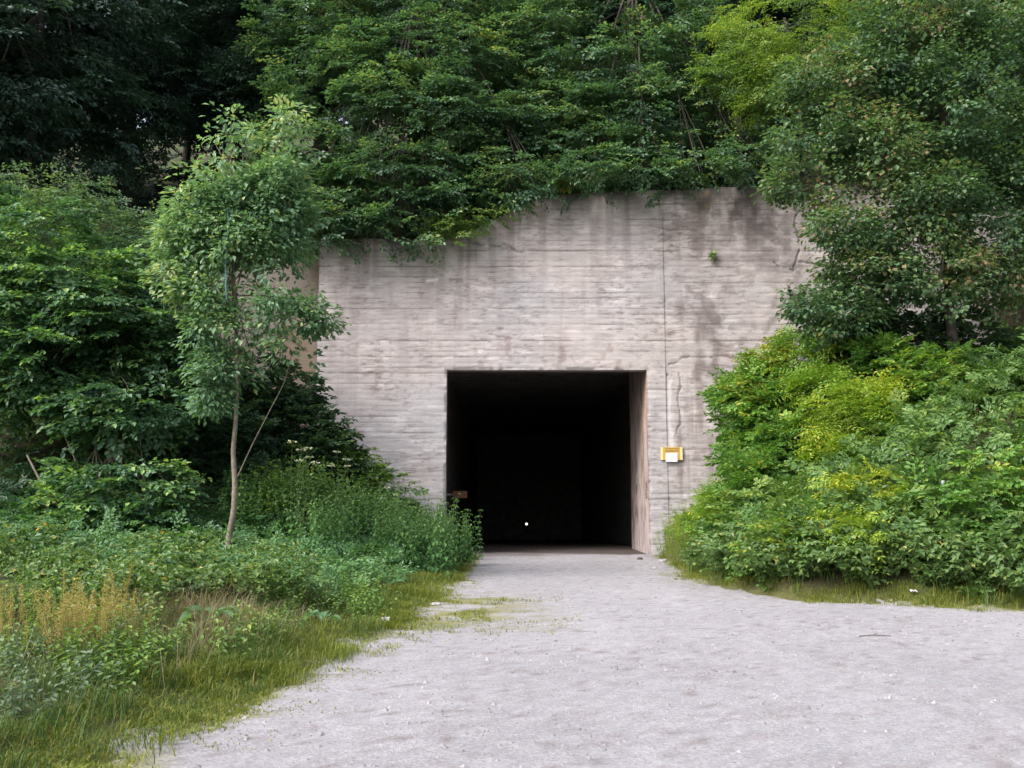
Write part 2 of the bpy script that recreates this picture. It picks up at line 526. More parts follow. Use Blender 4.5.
# ------------------------------------------------------------------ the concrete portal
def concrete_colour(X, Z, rough):
    """base colour of the board-marked face, with its stains, in metres on the wall; rough = 0 main face, 1 side face"""
    bd = .158
    row = np.floor(Z / bd + .15 * (vnoise(X * .2, Z * 0, 3) - .5))
    fr = Z / bd - np.floor(Z / bd)
    base = np.array([.42, .384, .378])
    low = np.array([.395, .378, .388])
    k = (sstep(fbm(X * .35, Z * .5, 3, 51) - (Z - 4.5) * .05, .4, .65))[..., None]
    c = base * (1 - k) + low * k
    tone = 1 + .10 * (vnoise(row * 1.7, np.floor(X / 2.9 + row * .37), 52) - .5) + .16 * (fbm(X * .9, Z * 1.6, 4, 53) - .5)
    tone = tone + .20 * (fbm(X * 1.6, row * .9, 2, 58) - .5) + .16 * (fbm(X * 6, Z * 20, 3, 54) - .5)
    c = c * tone[..., None]
    # broken dark lines on the board joints
    jl = np.maximum(0, 1 - np.minimum(fr, 1 - fr) / .13) * sstep(fbm(X * 1.1, row * .61, 4, 55), .46 - .02 * rough, .66)
    # short brown dashes where the boards left honeycomb
    ds = sstep(fbm(X * 4.0, Z * 26, 4, 56), .59 - .03 * rough, .72) * sstep(fbm(X * .7, Z * .9, 3, 57), .38, .66)
    ds2 = sstep(fbm(X * 7, Z * 16, 3, 63), .58 - .03 * rough, .72) * sstep(fbm(X * .8, Z * .9, 3, 64), .40, .62)
    pale = sstep(fbm(X * 2.2, Z * 9, 4, 65), .58, .75)
    c = c * (1 + .22 * pale[..., None])
    # streaks running down from the crown of the wall
    tz = wall_top(X) - Z
    st = sstep(fbm(X * 4.0, Z * .3, 5, 59), .44, .66) * np.exp(-np.maximum(0, tz) / 1.3)
    st2 = sstep(fbm(X * 4.5, Z * .30, 4, 60), .55, .75) * sstep(fbm(X * .6, Z * .35, 3, 61), .45, .65)
    band = np.exp(-np.maximum(0, tz) / .6) * (.2 + 1.1 * sstep(fbm(X * 1.8, Z * 1.6, 4, 62), .3, .65))
    brown, dark = np.array([.17, .13, .12]), np.array([.085, .075, .07])
    for w, cc in ((ds2 * .38, brown), (jl * .7, dark), (ds * (.62 + .15 * rough), brown), (st2 * (.22 + .33 * rough), brown), (st * .75, brown), (band * .85, dark)):
        w = np.clip(w, 0, 1)[..., None]
        c = c * (1 - w) + cc * w
    return c, row, fr, jl, ds


def px_line(X, Z, pts, wid, soft=.5, jit=.06):
    """1 along a polyline given in pixels on the wall plane, else 0"""
    q = [P(a, b, 27) for a, b in pts]
    xx = X + jit * (fbm(Z * 2.5, X * 2.5, 4, 71) - .5) * 4
    zz = Z + jit * (fbm(X * 2.5, Z * 2.5, 4, 72) - .5) * 4
    best = np.full(X.shape, 9.)
    for a, b in zip(q[:-1], q[1:]):
        ax, az, bx, bz = a[0], a[2], b[0], b[2]
        L = (bx - ax) ** 2 + (bz - az) ** 2 + 1e-9
        t = np.clip(((xx - ax) * (bx - ax) + (zz - az) * (bz - az)) / L, 0, 1)
        best = np.minimum(best, np.hypot(xx - ax - t * (bx - ax), zz - az - t * (bz - az)))
    br = sstep(fbm(X * 5, Z * 5, 3, 73), .25, .5) if wid < .07 else 1.0
    return (1 - sstep(best, wid * (1 - soft), wid)) * br


SEAM = float(P(664, 280, 27)[0])


def wall_face(name, x0, x1, parent, rough, yoff):
    st = .034
    gx = np.unique(np.concatenate([np.arange(x0, x1, st), [x1], [k for k in (OX0, OX1) if x0 < k < x1]]))
    gx = gx[np.concatenate([[True], np.diff(gx) > .004])]
    gz = np.unique(np.concatenate([np.arange(-.4, 11.3, st), [OZ]]))
    X, Z = np.meshgrid(gx, gz)
    zt = wall_top(X) + .06 * (fbm(X * 2, X * 0, 3, 81) - .5)
    Zc = np.minimum(Z, zt)
    c, row, fr, jl, ds = concrete_colour(X, Zc, rough)
    rel = .012 * (vnoise(row * 2.3, np.floor(X / 2.9 + row * .37), 82) - .5) - .010 * np.maximum(0, 1 - np.minimum(fr, 1 - fr) / .12)
    rel = rel - .006 * ds + .008 * (1 + 2 * rough) * (fbm(X * 1.2, Zc * 1.4, 4, 83) - .5)
    black, dk = np.array([.05, .045, .045]), np.array([.12, .10, .095])

    def put(w, cc, depth=0.):
        nonlocal c, rel
        w = np.clip(w, 0, 1)
        c = c * (1 - w[..., None]) + np.asarray(cc) * w[..., None]
        rel = rel - depth * w
    # individual marks seen on the wall
    put(.8 * px_line(X, Zc, [(474, 245), (500, 248), (525, 250)], .06, .8, .10), dk, .02)
    put(.7 * px_line(X, Zc, [(426, 281), (436, 279)], .06, .6, .04), [.66, .64, .62])
    put(.35 * px_line(X, Zc, [(545, 280), (630, 281)], .04, .7, .02), [.6, .57, .56])
    put(.5 * px_line(X, Zc, [(455, 246), (455, 372)], .03, .8, .01) * sstep(fbm(X * 2, Zc * 3, 3, 84), .35, .6), brownish, .004)
    put(.45 * px_line(X, Zc, [(544, 200), (544, 368)], .03, .8, .01) * sstep(fbm(X * 2, Zc * 3, 3, 85), .45, .65), brownish, .004)
    for a in (478, 508, 560, 615):
        put(.5 * px_line(X, Zc, [(a, 330), (a + 2, 368)], .5, .9, .25) * sstep(fbm(X * 5, Zc * 4, 4, 86), .5, .7), [.22, .16, .15])
    if rough:
        for pts_, wd_, sd_ in (([(672, 195), (690, 250)], .9, 95), ([(720, 200), (760, 250)], 1.5, 96), ([(770, 215), (800, 270)], 1.2, 97), ([(690, 300), (730, 345)], 1.1, 98)):
            put(.55 * px_line(X, Zc, pts_, wd_, .95, .3) * sstep(fbm(X * 3.2, Zc * 4.2, 5, sd_), .46, .60), [.15, .125, .12])
        # dark patch and long stain under the fern-like tuft, pale run beside it
        put(.9 * px_line(X, Zc, [(690, 178), (722, 205)], .9, .9, .3) * sstep(fbm(X * 3, Zc * 1.2, 4, 87), .38, .6), [.09, .075, .07])
        put(.95 * px_line(X, Zc, [(745, 175), (735, 212)], 1.1, .9, .3) * sstep(fbm(X * 3, Zc * 1.2, 4, 88), .4, .62), [.09, .075, .07])
        put(.65 * px_line(X, Zc, [(708, 195), (707, 235)], .15, .9, .12) * sstep(fbm(X * 5, Zc * 1.5, 3, 93), .3, .6), [.23, .16, .09])
        put(.60 * px_line(X, Zc, [(716, 262), (708, 300), (712, 372)], .42, .8, .3) * sstep(fbm(X * 2.5, Zc * 1.1, 4, 89), .25, .5), [.13, .105, .10])
        put(.55 * px_line(X, Zc, [(793, 280), (776, 312), (765, 330)], .55, .9, .4) * sstep(fbm(X * 2.5, Zc * 2.1, 4, 90), .36, .6), [.15, .125, .12])
        put(.9 * px_line(X, Zc, [(793, 190), (797, 225), (798, 252), (792, 268), (783, 270), (776, 262)], .035, .7, .09), black, .05)
        put(.7 * px_line(X, Zc, [(798, 262), (815, 264), (842, 266)], .035, .6, .03), black, .03)
        put(.65 * px_line(X, Zc, [(668, 365), (690, 357), (712, 358)], .035, .6, .06), black, .03)
        put(.6 * px_line(X, Zc, [(678, 372), (680, 425), (672, 440)], .03, .6, .06), black, .03)
        put(.6 * px_line(X, Zc, [(680, 470), (700, 455)], .3, .9, .2) * sstep(fbm(X * 4, Zc * 4, 4, 92), .45, .6), [.2, .16, .15])
        # lime and rust weeping from the iron stub above the jamb
        put(.75 * px_line(X, Zc, [(655, 380), (657, 425), (660, 450)], .10, .8, .08), [.58, .55, .55])
        put(.75 * px_line(X, Zc, [(670, 378), (671, 445)], .09, .8, .08), [.58, .55, .55])
        put(.8 * px_line(X, Zc, [(664, 380), (664, 412)], .09, .9, .06), [.33, .16, .07])
        put(.9 * px_line(X, Zc, [(661, 373), (667, 374)], .05, .5, .03), black, .04)
        put(.5 * px_line(X, Zc, [(652, 400), (654, 520)], .14, .8, .08), [.21, .18, .19])
    else:
        put(.35 * px_line(X, Zc, [(440, 372), (440, 500)], .13, .7, .03), [.36, .36, .39])
    de = np.hypot(np.maximum(np.maximum(OX0 - X, X - OX1), 0), np.maximum(Zc - OZ, 0))
    chip = (1 - sstep(de, .0, .09)) * sstep(fbm(X * 3.5, Zc * 3.5, 4, 94), .42, .62)
    put(.7 * chip, [.20, .175, .165], .05)
    Yv = 27.0 - yoff - rel
    f = grid_faces(len(gx), len(gz))
    cx, cz = X.ravel()[f].mean(1), Z.ravel()[f].mean(1)
    gone = (cx > OX0) & (cx < OX1) & (cz < OZ)
    flat = (Z.ravel()[f] > zt.ravel()[f] + st).all(1)
    f = f[~gone & ~flat]
    used = np.unique(f); mp = np.full(X.size, -1); mp[used] = np.arange(len(used))
    return mesh_np(name, np.stack([X, Yv, Zc], -1).reshape(-1, 3)[used], mp[f], M['concrete'], parent, colr=c.reshape(-1, 3)[used], smooth=True)


brownish = np.array([.2, .16, .15])


def plate(name, pts, parent, colf, n=(40, 60)):
    """bilinear quad sheet of concrete between four corners with a colour function of (s,t)"""
    a, b, c_, d = [np.asarray(k, float) for k in pts]
    S, T = np.meshgrid(np.linspace(0, 1, n[0]), np.linspace(0, 1, n[1]))
    V = (a * ((1 - S) * (1 - T))[..., None] + b * (S * (1 - T))[..., None] + c_ * (S * T)[..., None] + d * ((1 - S) * T)[..., None])
    return mesh_np(name, V, grid_faces(*n), M['concrete'], parent, colr=colf(V, S, T).reshape(-1, 3), smooth=True)


portal = thing('tunnel_portal', (0, 0, 0), 'tall board-marked grey concrete tunnel portal with square dark opening', 'tunnel portal')
wall_face('main_face', WX0, SEAM - .012, portal, 0, 0.0)
wall_face('side_face', SEAM, WX1, portal, 1, -.022)
LD = .45
TD = 4.0      # depth of the entrance bay before the tunnel widens
b_ = 27.05
T0, T1, DROP = 27 + LD, 66.0, -1.1
TX0, TX1, TZ = OX0 - .55, OX1 + .9, OZ + .9
box('wall_core', WX0 + .01, OX0 - .012, b_, 27 + LD, -.5, 8.75, M['lining'], portal)
box('wall_core', OX1 + .012, WX1 - .01, b_, 28.4, -.5, 8.75, M['lining'], portal)
box('wall_core', OX0 - .010, OX1 + .010, b_, 27 + LD, OZ + .012, 8.74, M['lining'], portal)


def jamb_colour(V, S, T):
    st = fbm(V[..., 1] * 3, V[..., 2] * 1.6, 5, 101)
    rust = np.maximum(sstep(fbm(V[..., 1] * 1.6, V[..., 2] * .5, 4, 102), .42, .62), .6 * sstep(V[..., 1], 28.8, 30.6)) * sstep(V[..., 2] + fbm(V[..., 1] * 2, V[..., 2], 3, 104), .9, 2.6)
    c = np.array([.46, .40, .39]) * (.8 + .5 * (st - .2))[..., None]
    w = (.5 * rust)[..., None]
    c = c * (1 - w) + np.array([.42, .235, .11]) * w
    d = (sstep(fbm(V[..., 1] * 3.5, V[..., 2] * 1.4, 4, 103), .55, .72) * .6)[..., None]
    return c * (1 - d) + np.array([.13, .10, .09]) * d


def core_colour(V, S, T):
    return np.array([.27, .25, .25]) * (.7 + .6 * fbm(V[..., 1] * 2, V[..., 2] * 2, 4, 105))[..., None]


jr = plate('jamb', [(OX1, 27.045, -.3), (OX1, 27 + TD, -.3), (OX1, 27 + TD, TZ), (OX1, 27.045, TZ)], portal, jamb_colour, (70, 90))
jr['label'] = 'rust-streaked right jamb'
plate('jamb', [(OX0, 27 + LD, -.3), (OX0, 27.045, -.3), (OX0, 27.045, OZ), (OX0, 27 + LD, OZ)], portal, core_colour, (12, 60))
plate('soffit', [(OX0, 27.045, OZ), (OX1, 27.045, OZ), (OX1, 27 + LD, OZ), (OX0, 27 + LD, OZ)], portal, core_colour, (40, 12))


def end_colour(V, S, T):
    c = np.array([.27, .235, .21]) * (.7 + .6 * fbm(V[..., 1] * 2, V[..., 2] * 3, 4, 106))[..., None]
    w = (sstep(fbm(V[..., 1] * 2 + V[..., 0], V[..., 2] * .8, 3, 107), .4, .6) * .8)[..., None]
    return c * (1 - w) + np.array([.25, .19, .14]) * w


plate('end_face', [(WX0, 28.7, -.4), (WX0, 26.99, -.4), (WX0, 26.99, TOPZ[0]), (WX0, 28.7, TOPZ[0])], portal, end_colour, (40, 120))
plate('wing_wall', [(WING0, 28.7, -.4), (WX0 - .003, 28.7, -.4), (WX0 - .003, 28.7, TOPZ[0] - .05), (WING0, 28.7, TOPZ[0] - .4)], portal, end_colour, (70, 90))
# crown slab of the wall following its stepped top
xs = np.linspace(WX0, WX1, 200)
zt = wall_top(xs)
v = np.concatenate([np.stack([xs, np.full(200, 27.02), zt - .03], 1), np.stack([xs, np.full(200, 28.45), zt + .05], 1)])
i = np.arange(199)
mesh_np('crown', v, np.stack([i, i + 1, i + 201, i + 200], 1), M['concrete'], portal, colr=np.tile(np.array([.14, .13, .10]), (400, 1)))
v = np.concatenate([np.stack([xs, np.full(200, 27.06), np.full(200, 8.7)], 1), np.stack([xs, np.full(200, 27.06), zt - .04], 1)])
mesh_np('crown_back', v, np.stack([i, i + 1, i + 201, i + 200], 1), M['lining'], portal)

# the tunnel behind: wider bore, dropping gently into the hill
plate('bore_shoulder', [(OX1, 27 + TD, -.3), (TX1, 27.01 + TD, -.3), (TX1, 27.01 + TD, TZ), (OX1, 27 + TD, TZ)], portal, core_colour, (6, 20))


def quad(name, pts, mat):
    return mesh_np(name, np.array(pts, float), np.array([[0, 1, 2, 3]]), mat, portal)


quad('bore_wall', [(TX1, 27 + TD, -.4), (TX1, T1, DROP - .4), (TX1, T1, TZ), (TX1, 27 + TD, TZ)], M['lining'])
quad('bore_wall', [(TX0, T1, DROP - .4), (TX0, T0, -.4), (TX0, T0, TZ), (TX0, T1, TZ)], M['lining'])
quad('bore_roof', [(TX0, T0, TZ), (TX1, T0, TZ), (TX1, T1, TZ), (TX0, T1, TZ)], M['lining'])
quad('bore_end', [(TX0, T1, DROP - .4), (TX1, T1, DROP - .4), (TX1, T1, TZ), (TX0, T1, TZ)], M['lining'])
gx, gy = np.linspace(TX0, TX1, 40), np.concatenate([np.arange(27.3, 34, .15), np.linspace(34, T1, 60)])
X, Y = np.meshgrid(gx, gy)
Z = .006 + np.minimum(0, (Y - T0) / (T1 - T0)) * 0 + np.where(Y > 32, DROP * (Y - 32) / (T1 - 32), 0) + .03 * (fbm(X * 2, Y * 2, 3, 111) - .5) * sstep(Y, 27.4, 28.5)
inward = sstep(Y + 1.2 * (fbm(X * 1.1, Y * 1.1, 4, 112) - .5) + .25 * (X - 1), 27.2, 28.6)[..., None]  # floor colour goes from gravel grey to dark brown further in
c = np.array([.22, .20, .20]) * (1 - inward) + np.array([.085, .068, .06]) * inward
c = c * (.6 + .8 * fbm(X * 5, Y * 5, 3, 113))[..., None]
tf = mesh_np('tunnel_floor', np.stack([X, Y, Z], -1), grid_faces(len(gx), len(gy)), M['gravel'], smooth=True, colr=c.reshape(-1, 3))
tag(tf, kind='structure')

# faint black spray marks on the right jamb
for yy, zs in ((27.45, (2.05, 1.93, 1.78, 1.66)), (29.6, (2.02, 1.92, 1.82))):
    vs, fs = [], []
    for z in zs:
        for k in range(4):
            y0, z0 = yy + random.uniform(-.12, .12), z + random.uniform(-.05, .05)
            w, h = (.03, .13) if k % 2 else (.16, .03)
            b = len(vs)
            vs += [(OX1 - .004, y0 - w / 2, z0 - h / 2), (OX1 - .004, y0 + w / 2, z0 - h / 2), (OX1 - .004, y0 + w / 2, z0 + h / 2), (OX1 - .004, y0 - w / 2, z0 + h / 2)]
            vs = [(a - (.0005 * (len(vs) // 4) if q >= b else 0), c2, d2) for q, (a, c2, d2) in enumerate(vs)]
            fs.append([b, b + 1, b + 2, b + 3])
    g = mesh_np('graffiti', np.array(vs), np.array(fs), M['black_paint'], portal)
    g['label'] = 'black spray-painted marks on the jamb'


# ------------------------------------------------------------------ sign, board, lamp
def px_box(name, x0, y0, x1, y1, yf, yb, mat, parent, origin):
    a, b = P(x0, y1, 27), P(x1, y0, 27)
    return box(name, a[0], b[0], yf, yb, a[2], b[2], mat, parent, origin)


so = P(671, 454, 27); so[1] = 26.99
sg = thing('notice_sign', so, 'small yellow sign with white notice on concrete right of the opening', 'sign')
px_box('board', 660.6, 447.3, 682.2, 460.0, 26.958, 27.03, M['yellow'], sg, so)
px_box('border', 660.6, 447.3, 662.6, 460.0, 26.952, 26.9579, M['pale_yellow'], sg, so)
px_box('border', 680.2, 447.3, 682.2, 460.0, 26.952, 26.9579, M['pale_yellow'], sg, so)
px_box('printed_bar', 664.5, 448.2, 678.6, 449.1, 26.953, 26.9579, M['ochre'], sg, so)
px_box('printed_bar', 664.5, 450.3, 678.6, 451.6, 26.953, 26.9579, M['ochre'], sg, so)
px_box('notice_sheet', 665.6, 453.0, 677.0, 461.8, 26.944, 26.9505, M['white'], sg, so)

bo = P(460.5, 494.5, 29.6)
bx0, bx1 = OX0 + .003, P(467, 494, 29.6)[0]
bz0, bz1 = P(460, 498, 29.6)[2], P(460, 491, 29.6)[2]
hb = thing('hanging_board', bo, 'rust-orange board projecting from the left wall inside the dark tunnel', 'board')
box('plate', bx0 + .04, bx1, 29.58, 29.62, bz0, bz1, M['rust'], hb, bo)
box('bracket', OX0 - .545, bx0 + .06, 29.63, 29.66, bz0 + .08, bz1 - .08, M['lining'], hb, bo)

lo = P(526.5, 524, T1 - .3)
lp = thing('tunnel_lamp', lo, 'tiny white light glowing deep inside the dark tunnel', 'lamp')
th = np.linspace(0, 2 * math.pi, 20, endpoint=False)
r_ = .085
ring = np.stack([lo[0] + r_ * np.cos(th), np.full(20, lo[1]), lo[2] + r_ * np.sin(th)], 1)
cap = np.stack([lo[0] + .6 * r_ * np.cos(th), np.full(20, lo[1] - .06), lo[2] + .6 * r_ * np.sin(th)], 1)
v = np.concatenate([ring, cap, [[lo[0], lo[1] - .08, lo[2]]]])
f = [[k, (k + 1) % 20, 20 + (k + 1) % 20, 20 + k] for k in range(20)] + [[20 + k, 20 + (k + 1) % 20, 40, 40] for k in range(20)]
mesh_np('lens', v, np.array(f), M['lamp'], lp, origin=lo)
Tubes().add([(lo[0], lo[1], lo[2]), (lo[0], lo[1] + .31, lo[2])], .13, .13, 14).build('housing', M['lining'], lp, lo)


# ------------------------------------------------------------------ foliage machinery
def tm_flat(nl=26, wid=.5, jit=.3, seed=0):
    """flat spray: an axis with alternate side twigs, leaves in the plane. local x = out, z = up"""
    r = np.random.default_rng(seed)
    p, d, n, s = [], [], [], []
    tw = [(np.zeros(3), 0., 1.)]
    for k in range(5):
        t = .12 + .17 * k
        tw.append((np.array([t, 0, -.12 * t * t]), (1 if k % 2 else -1) * r.uniform(.7, 1.1), wid * (1.15 - t)))
    tot = sum(k[2] for k in tw)
    for o, a, L in tw:
        c = max(3, int(round(nl * L / tot)))
        for j in range(c):
            t = (j + .8) / c * L
            dx = np.array([math.cos(a), math.sin(a), 0])
            q = o + dx * t + np.array([0, 0, -.12 * t * t])
            b = a + (1 if j % 2 else -1) * r.uniform(.4, 1.0)
            if j == c - 1: b = a
            p.append(q + r.normal(0, .02, 3))
            dd = np.array([math.cos(b), math.sin(b), r.normal(-.15, jit * .7)])
            d.append(dd / np.linalg.norm(dd))
            n.append(np.array([r.normal(0, jit), r.normal(0, jit), 1]))
            s.append(r.uniform(.7, 1.15))
    return np.array(p), np.array(d), np.array(n), np.array(s)


def tm_pinnate(fr=5, pairs=5, seed=0):
    """a tuft of drooping feather-leaves"""
    r = np.random.default_rng(seed)
    p, d, n, s = [], [], [], []
    for k in range(fr):
        a = r.uniform(-1.2, 1.2); el = r.uniform(-.2, .6); L = r.uniform(.6, 1.0)
        for j in range(pairs):
            t = (j + 1) / pairs * L
            x = np.array([math.cos(a) * t, math.sin(a) * t, el * t - .55 * t * t])
            for sd in (-1, 1):
                b = a + sd * 1.15
                dd = np.array([math.cos(b), math.sin(b), r.normal(-.25, .15)])
                p.append(x); d.append(dd / np.linalg.norm(dd)); s.append(r.uniform(.75, 1.1) * (1.1 - .3 * t))
                n.append(np.array([r.normal(0, .2), r.normal(0, .2), 1]))
    return np.array(p), np.array(d), np.array(n), np.array(s)


def tm_ball(nl=24, seed=0):
    """loose tuft, leaves in all outward directions"""
    r = np.random.default_rng(seed)
    q = r.normal(0, 1, (nl, 3)); q /= np.linalg.norm(q, axis=1)[:, None]
    q[:, 2] = q[:, 2] * .7 + .15
    q[:, 0] += .5
    p = q * r.uniform(.35, .75, (nl, 1))
    d = q + np.array([.2, 0, -.45]) + r.normal(0, .25, (nl, 3))
    d /= np.linalg.norm(d, axis=1)[:, None]
    n = np.array([0, 0, 1.]) + .5 * q + r.normal(0, .25, (nl, 3))
    return p, d, n, r.uniform(.7, 1.15, nl)


TM = {
    'flat': [tm_flat(26, .5, .28, k) for k in range(5)],
    'pinnate': [tm_pinnate(5, 5, k) for k in range(5)],
    'ball': [tm_ball(24, k) for k in range(5)],
}
LEAFSHAPE = {'kite': (.42, .10), 'round': (.5, .06), 'long': (.38, .14)}


def unit(v):
    return v / (np.linalg.norm(v, axis=-1, keepdims=True) + 1e-9)


def leaves_np(pos, d, n, ln, wd, fold=.14):
    """kite leaves folded along the midrib: 4 verts, 2 triangles each"""
    s = unit(np.cross(n, d)); nn = unit(np.cross(d, s))
    ln, wd = ln[:, None], wd[:, None]
    a = pos
    m_ = pos + d * ln * .45 + nn * wd * fold
    b = m_ + s * wd * .5
    c = pos + d * ln - nn * ln * .08
    e = m_ - s * wd * .5
    v = np.stack([a, b, c, e], 1).reshape(-1, 3)
    i = np.arange(len(pos))[:, None] * 4
    f = np.concatenate([i + np.array([[0, 1, 2]]), i + np.array([[0, 2, 3]])], 1).reshape(-1, 3)
    return v, f


def spray_leaves(pos, out, up, S, kind, ll, lw, tint, tj=.22, seed=0, jit=0):
    """leaves for sprays: pos (m,3), out (m,3), up (m,3), S spray length (m,), ll/lw leaf size"""
    r = np.random.default_rng(seed + 99)
    tms = TM[kind]
    out = unit(out); side = unit(np.cross(up, out)); up = np.cross(out, side)
    V, Fc, T = [], [], []
    nv = 0
    which = r.integers(0, len(tms), len(pos))
    for k, (p, d, n, s) in enumerate(tms):
        m_ = which == k
        if not m_.any(): continue
        R = np.stack([out[m_], side[m_], up[m_]], 1)          # (m,3,3) rows
        q = np.einsum('la,mab->mlb', p, R) * S[m_][:, None, None] + pos[m_][:, None, :]
        dd = np.einsum('la,mab->mlb', d, R)
        nn = np.einsum('la,mab->mlb', n, R)
        sz = np.broadcast_to(s, q.shape[:2]) * r.uniform(.8, 1.2, (m_.sum(), 1))
        q = q.reshape(-1, 3); dd = unit(dd.reshape(-1, 3) + r.normal(0, .12, (q.shape[0], 3))); nn = nn.reshape(-1, 3) + r.normal(0, .18, (q.shape[0], 3))
        v, f = leaves_np(q, dd, nn, sz.ravel() * ll, sz.ravel() * lw)
        V.append(v); Fc.append(f + nv); nv += len(v)
        t = np.repeat(tint[m_], len(p)) + r.normal(0, tj, len(q))
        T.append(np.repeat(np.clip(t, 0, 1), 2))
    return np.concatenate(V), np.concatenate(Fc), np.concatenate(T)


def noise3(p, sc, s=0):
    return (vnoise(p[:, 0] * sc + p[:, 2] * sc * .71, p[:, 1] * sc - p[:, 2] * sc * .43, s) + vnoise(p[:, 2] * sc * 1.3, (p[:, 0] - p[:, 1]) * sc * .8, s + 5)) / 2


def lobe_sprays(lobes, per_m2, tier=.45, droop=.25, gap=.35, seed=0, inner=.55, flat=2.4, tipup=0):
    """sprays over ellipsoid lobes (centre, radii); tiers stack the sprays in rough layers, gap opens holes"""
    r = np.random.default_rng(seed)
    PO, OU, UP, TI = [], [], [], []
    for c, rad in lobes:
        c, rad = np.asarray(c, float), np.asarray(rad, float)
        area = 4 * math.pi * ((rad[0] * rad[1]) ** 1.6 + (rad[0] * rad[2]) ** 1.6 + (rad[1] * rad[2]) ** 1.6) ** (1 / 1.6) / 3 ** (1 / 1.6)
        m_ = max(30, int(area * per_m2))
        q = unit(r.normal(0, 1, (m_, 3)))
        k = inner + (1.08 - inner) * r.random(m_) ** .55
        p = c + q * rad * k[:, None]
        if tier:
            tz = np.round((p[:, 2] + .35 * noise3(p, .6, seed)) / tier) * tier
            p[:, 2] = p[:, 2] * .35 + tz * .65
        keep = (noise3(p, .9, seed + 2) > gap) | (r.random(m_) < .12)
        p, q = p[keep], q[keep]
        o = q * np.array([1, 1, .35 + tipup]) + r.normal(0, .35, p.shape)
        o[:, 2] = o[:, 2] * .5 - droop + tipup
        u = np.array([0, 0, 1.]) + flat * .25 * q + r.normal(0, .22, p.shape)
        PO.append(p); OU.append(o); UP.append(u)
        TI.append(.42 + .9 * (noise3(p, .9, seed + 7) - .5) + r.normal(0, .16, len(p)) + .12 * q[:, 2])
    return np.concatenate(PO), np.concatenate(OU), np.concatenate(UP), np.concatenate(TI)


def lobes_px(L):
    """(px, py, Y, rx_px, ry_px, depth_m) -> world ellipsoids"""
    out = []
    for px, py, Y, rx, ry, dm in L:
        s = mpp(Y)
        out.append((P(px, py, Y), (rx * s, dm, ry * s)))
    return out


def limb_paths(tb, start, lobes, r0, seed=0, subs=5):
    r = np.random.default_rng(seed)
    for c, rad in lobes:
        c, rad = np.asarray(c), np.asarray(rad)
        k = r.uniform(.45, .9)
        a = start[0] * (1 - k) + start[1] * k
        mid = a * .5 + c * .5 + np.array([0, 0, .12 * np.linalg.norm(c - a)]) + r.normal(0, .12, 3)
        pth = smooth_path([a, mid, c], 4)
        tb.add(pth, r0 * .26, r0 * .08, 5)
        for j in range(subs):
            q = unit(r.normal(0, 1, 3)); q[2] *= .5
            e = c + q * rad * .85
            tb.add(smooth_path([pth[-3], (pth[-3] + e) / 2 + np.array([0, 0, .1]), e], 2), r0 * .07, .005, 4)


def make_tree(name, label, cat, base, trunk_pts, r0, lobes, mat, bark, kind='flat', per_m2=9, S=(.5, .9), ll=.12, lw=.07, tier=.45,
              droop=.25, gap=.35, seed=0, inner=.5, group=None, subs=5, tints=0, extra=None, limb=True, tipup=0, young=None, parts=('trunk', 'crown')):
    root = thing(name, base, label, cat, group)
    tb = Tubes()
    tp = smooth_path(trunk_pts, 5)
    tb.add(tp, r0, max(.012, r0 * .3), 9, .12)
    if limb: limb_paths(tb, (tp[len(tp) // 3], tp[-1]), lobes, r0, seed, subs)
    if extra:
        for pts, a, b in extra: tb.add(smooth_path(pts, 4), a, b, 6)
    tb.build(parts[0], M[bark], root, base)
    po, ou, up, ti = lobe_sprays(lobes, per_m2, tier, droop, gap, seed, inner, tipup=tipup)
    Sz = np.random.default_rng(seed).uniform(*S, len(po))
    if young: ti = ti + .45 * sstep(po[:, 2], *young)
    v, f, t = spray_leaves(po, ou, up, Sz, kind, ll, lw, ti + tints, seed=seed)
    mesh_np(parts[1], v, f, M[mat], root, tint=t, origin=base)
    return root


# ------------------------------------------------------------------ trees on the hill above the portal
TREES = dict(group='trees above and beside the portal')
bA = at(-3.4, 30.6)
make_tree('beech_tree', 'dark green layered beech hanging over the left top of the concrete wall', 'tree', bA,
          [bA, bA + [.1, 0, 3], bA + [.3, -.3, 6], bA + [.2, -.4, 9.5]], .20,
          lobes_px([(395, 185, 27.6, 75, 42, 1.3), (340, 205, 27.6, 60, 30, 1.2), (440, 205, 27.3, 45, 26, 1.0), (500, 175, 28, 55, 28, 1.1), (330, 150, 28.4, 70, 45, 1.5),
                    (420, 120, 28, 95, 45, 1.6), (350, 90, 28.6, 70, 40, 1.5), (480, 110, 28.4, 70, 50, 1.5), (420, 60, 29, 110, 40, 1.7), (330, 40, 30, 70, 45, 1.8), (420, 5, 30, 110, 50, 2), (345, 222, 26.6, 34, 14, .6), (400, 222, 26.6, 36, 14, .6), (455, 208, 26.6, 36, 16, .6), (510, 188, 26.6, 34, 12, .6), (375, 180, 26.8, 40, 20, .7), (300, 215, 27.4, 30, 24, .7), (322, 236, 26.5, 24, 11, .5), (372, 232, 26.6, 26, 9, .45), (425, 230, 26.6, 22, 9, .45), (535, 186, 26.6, 18, 10, .4)]),
          'beech', 'bark_dark', per_m2=13, S=(.5, .95), ll=.145, lw=.085, tier=.7, droop=.2, gap=.45, seed=11, **TREES)
bB = at(4.4, 31.2)
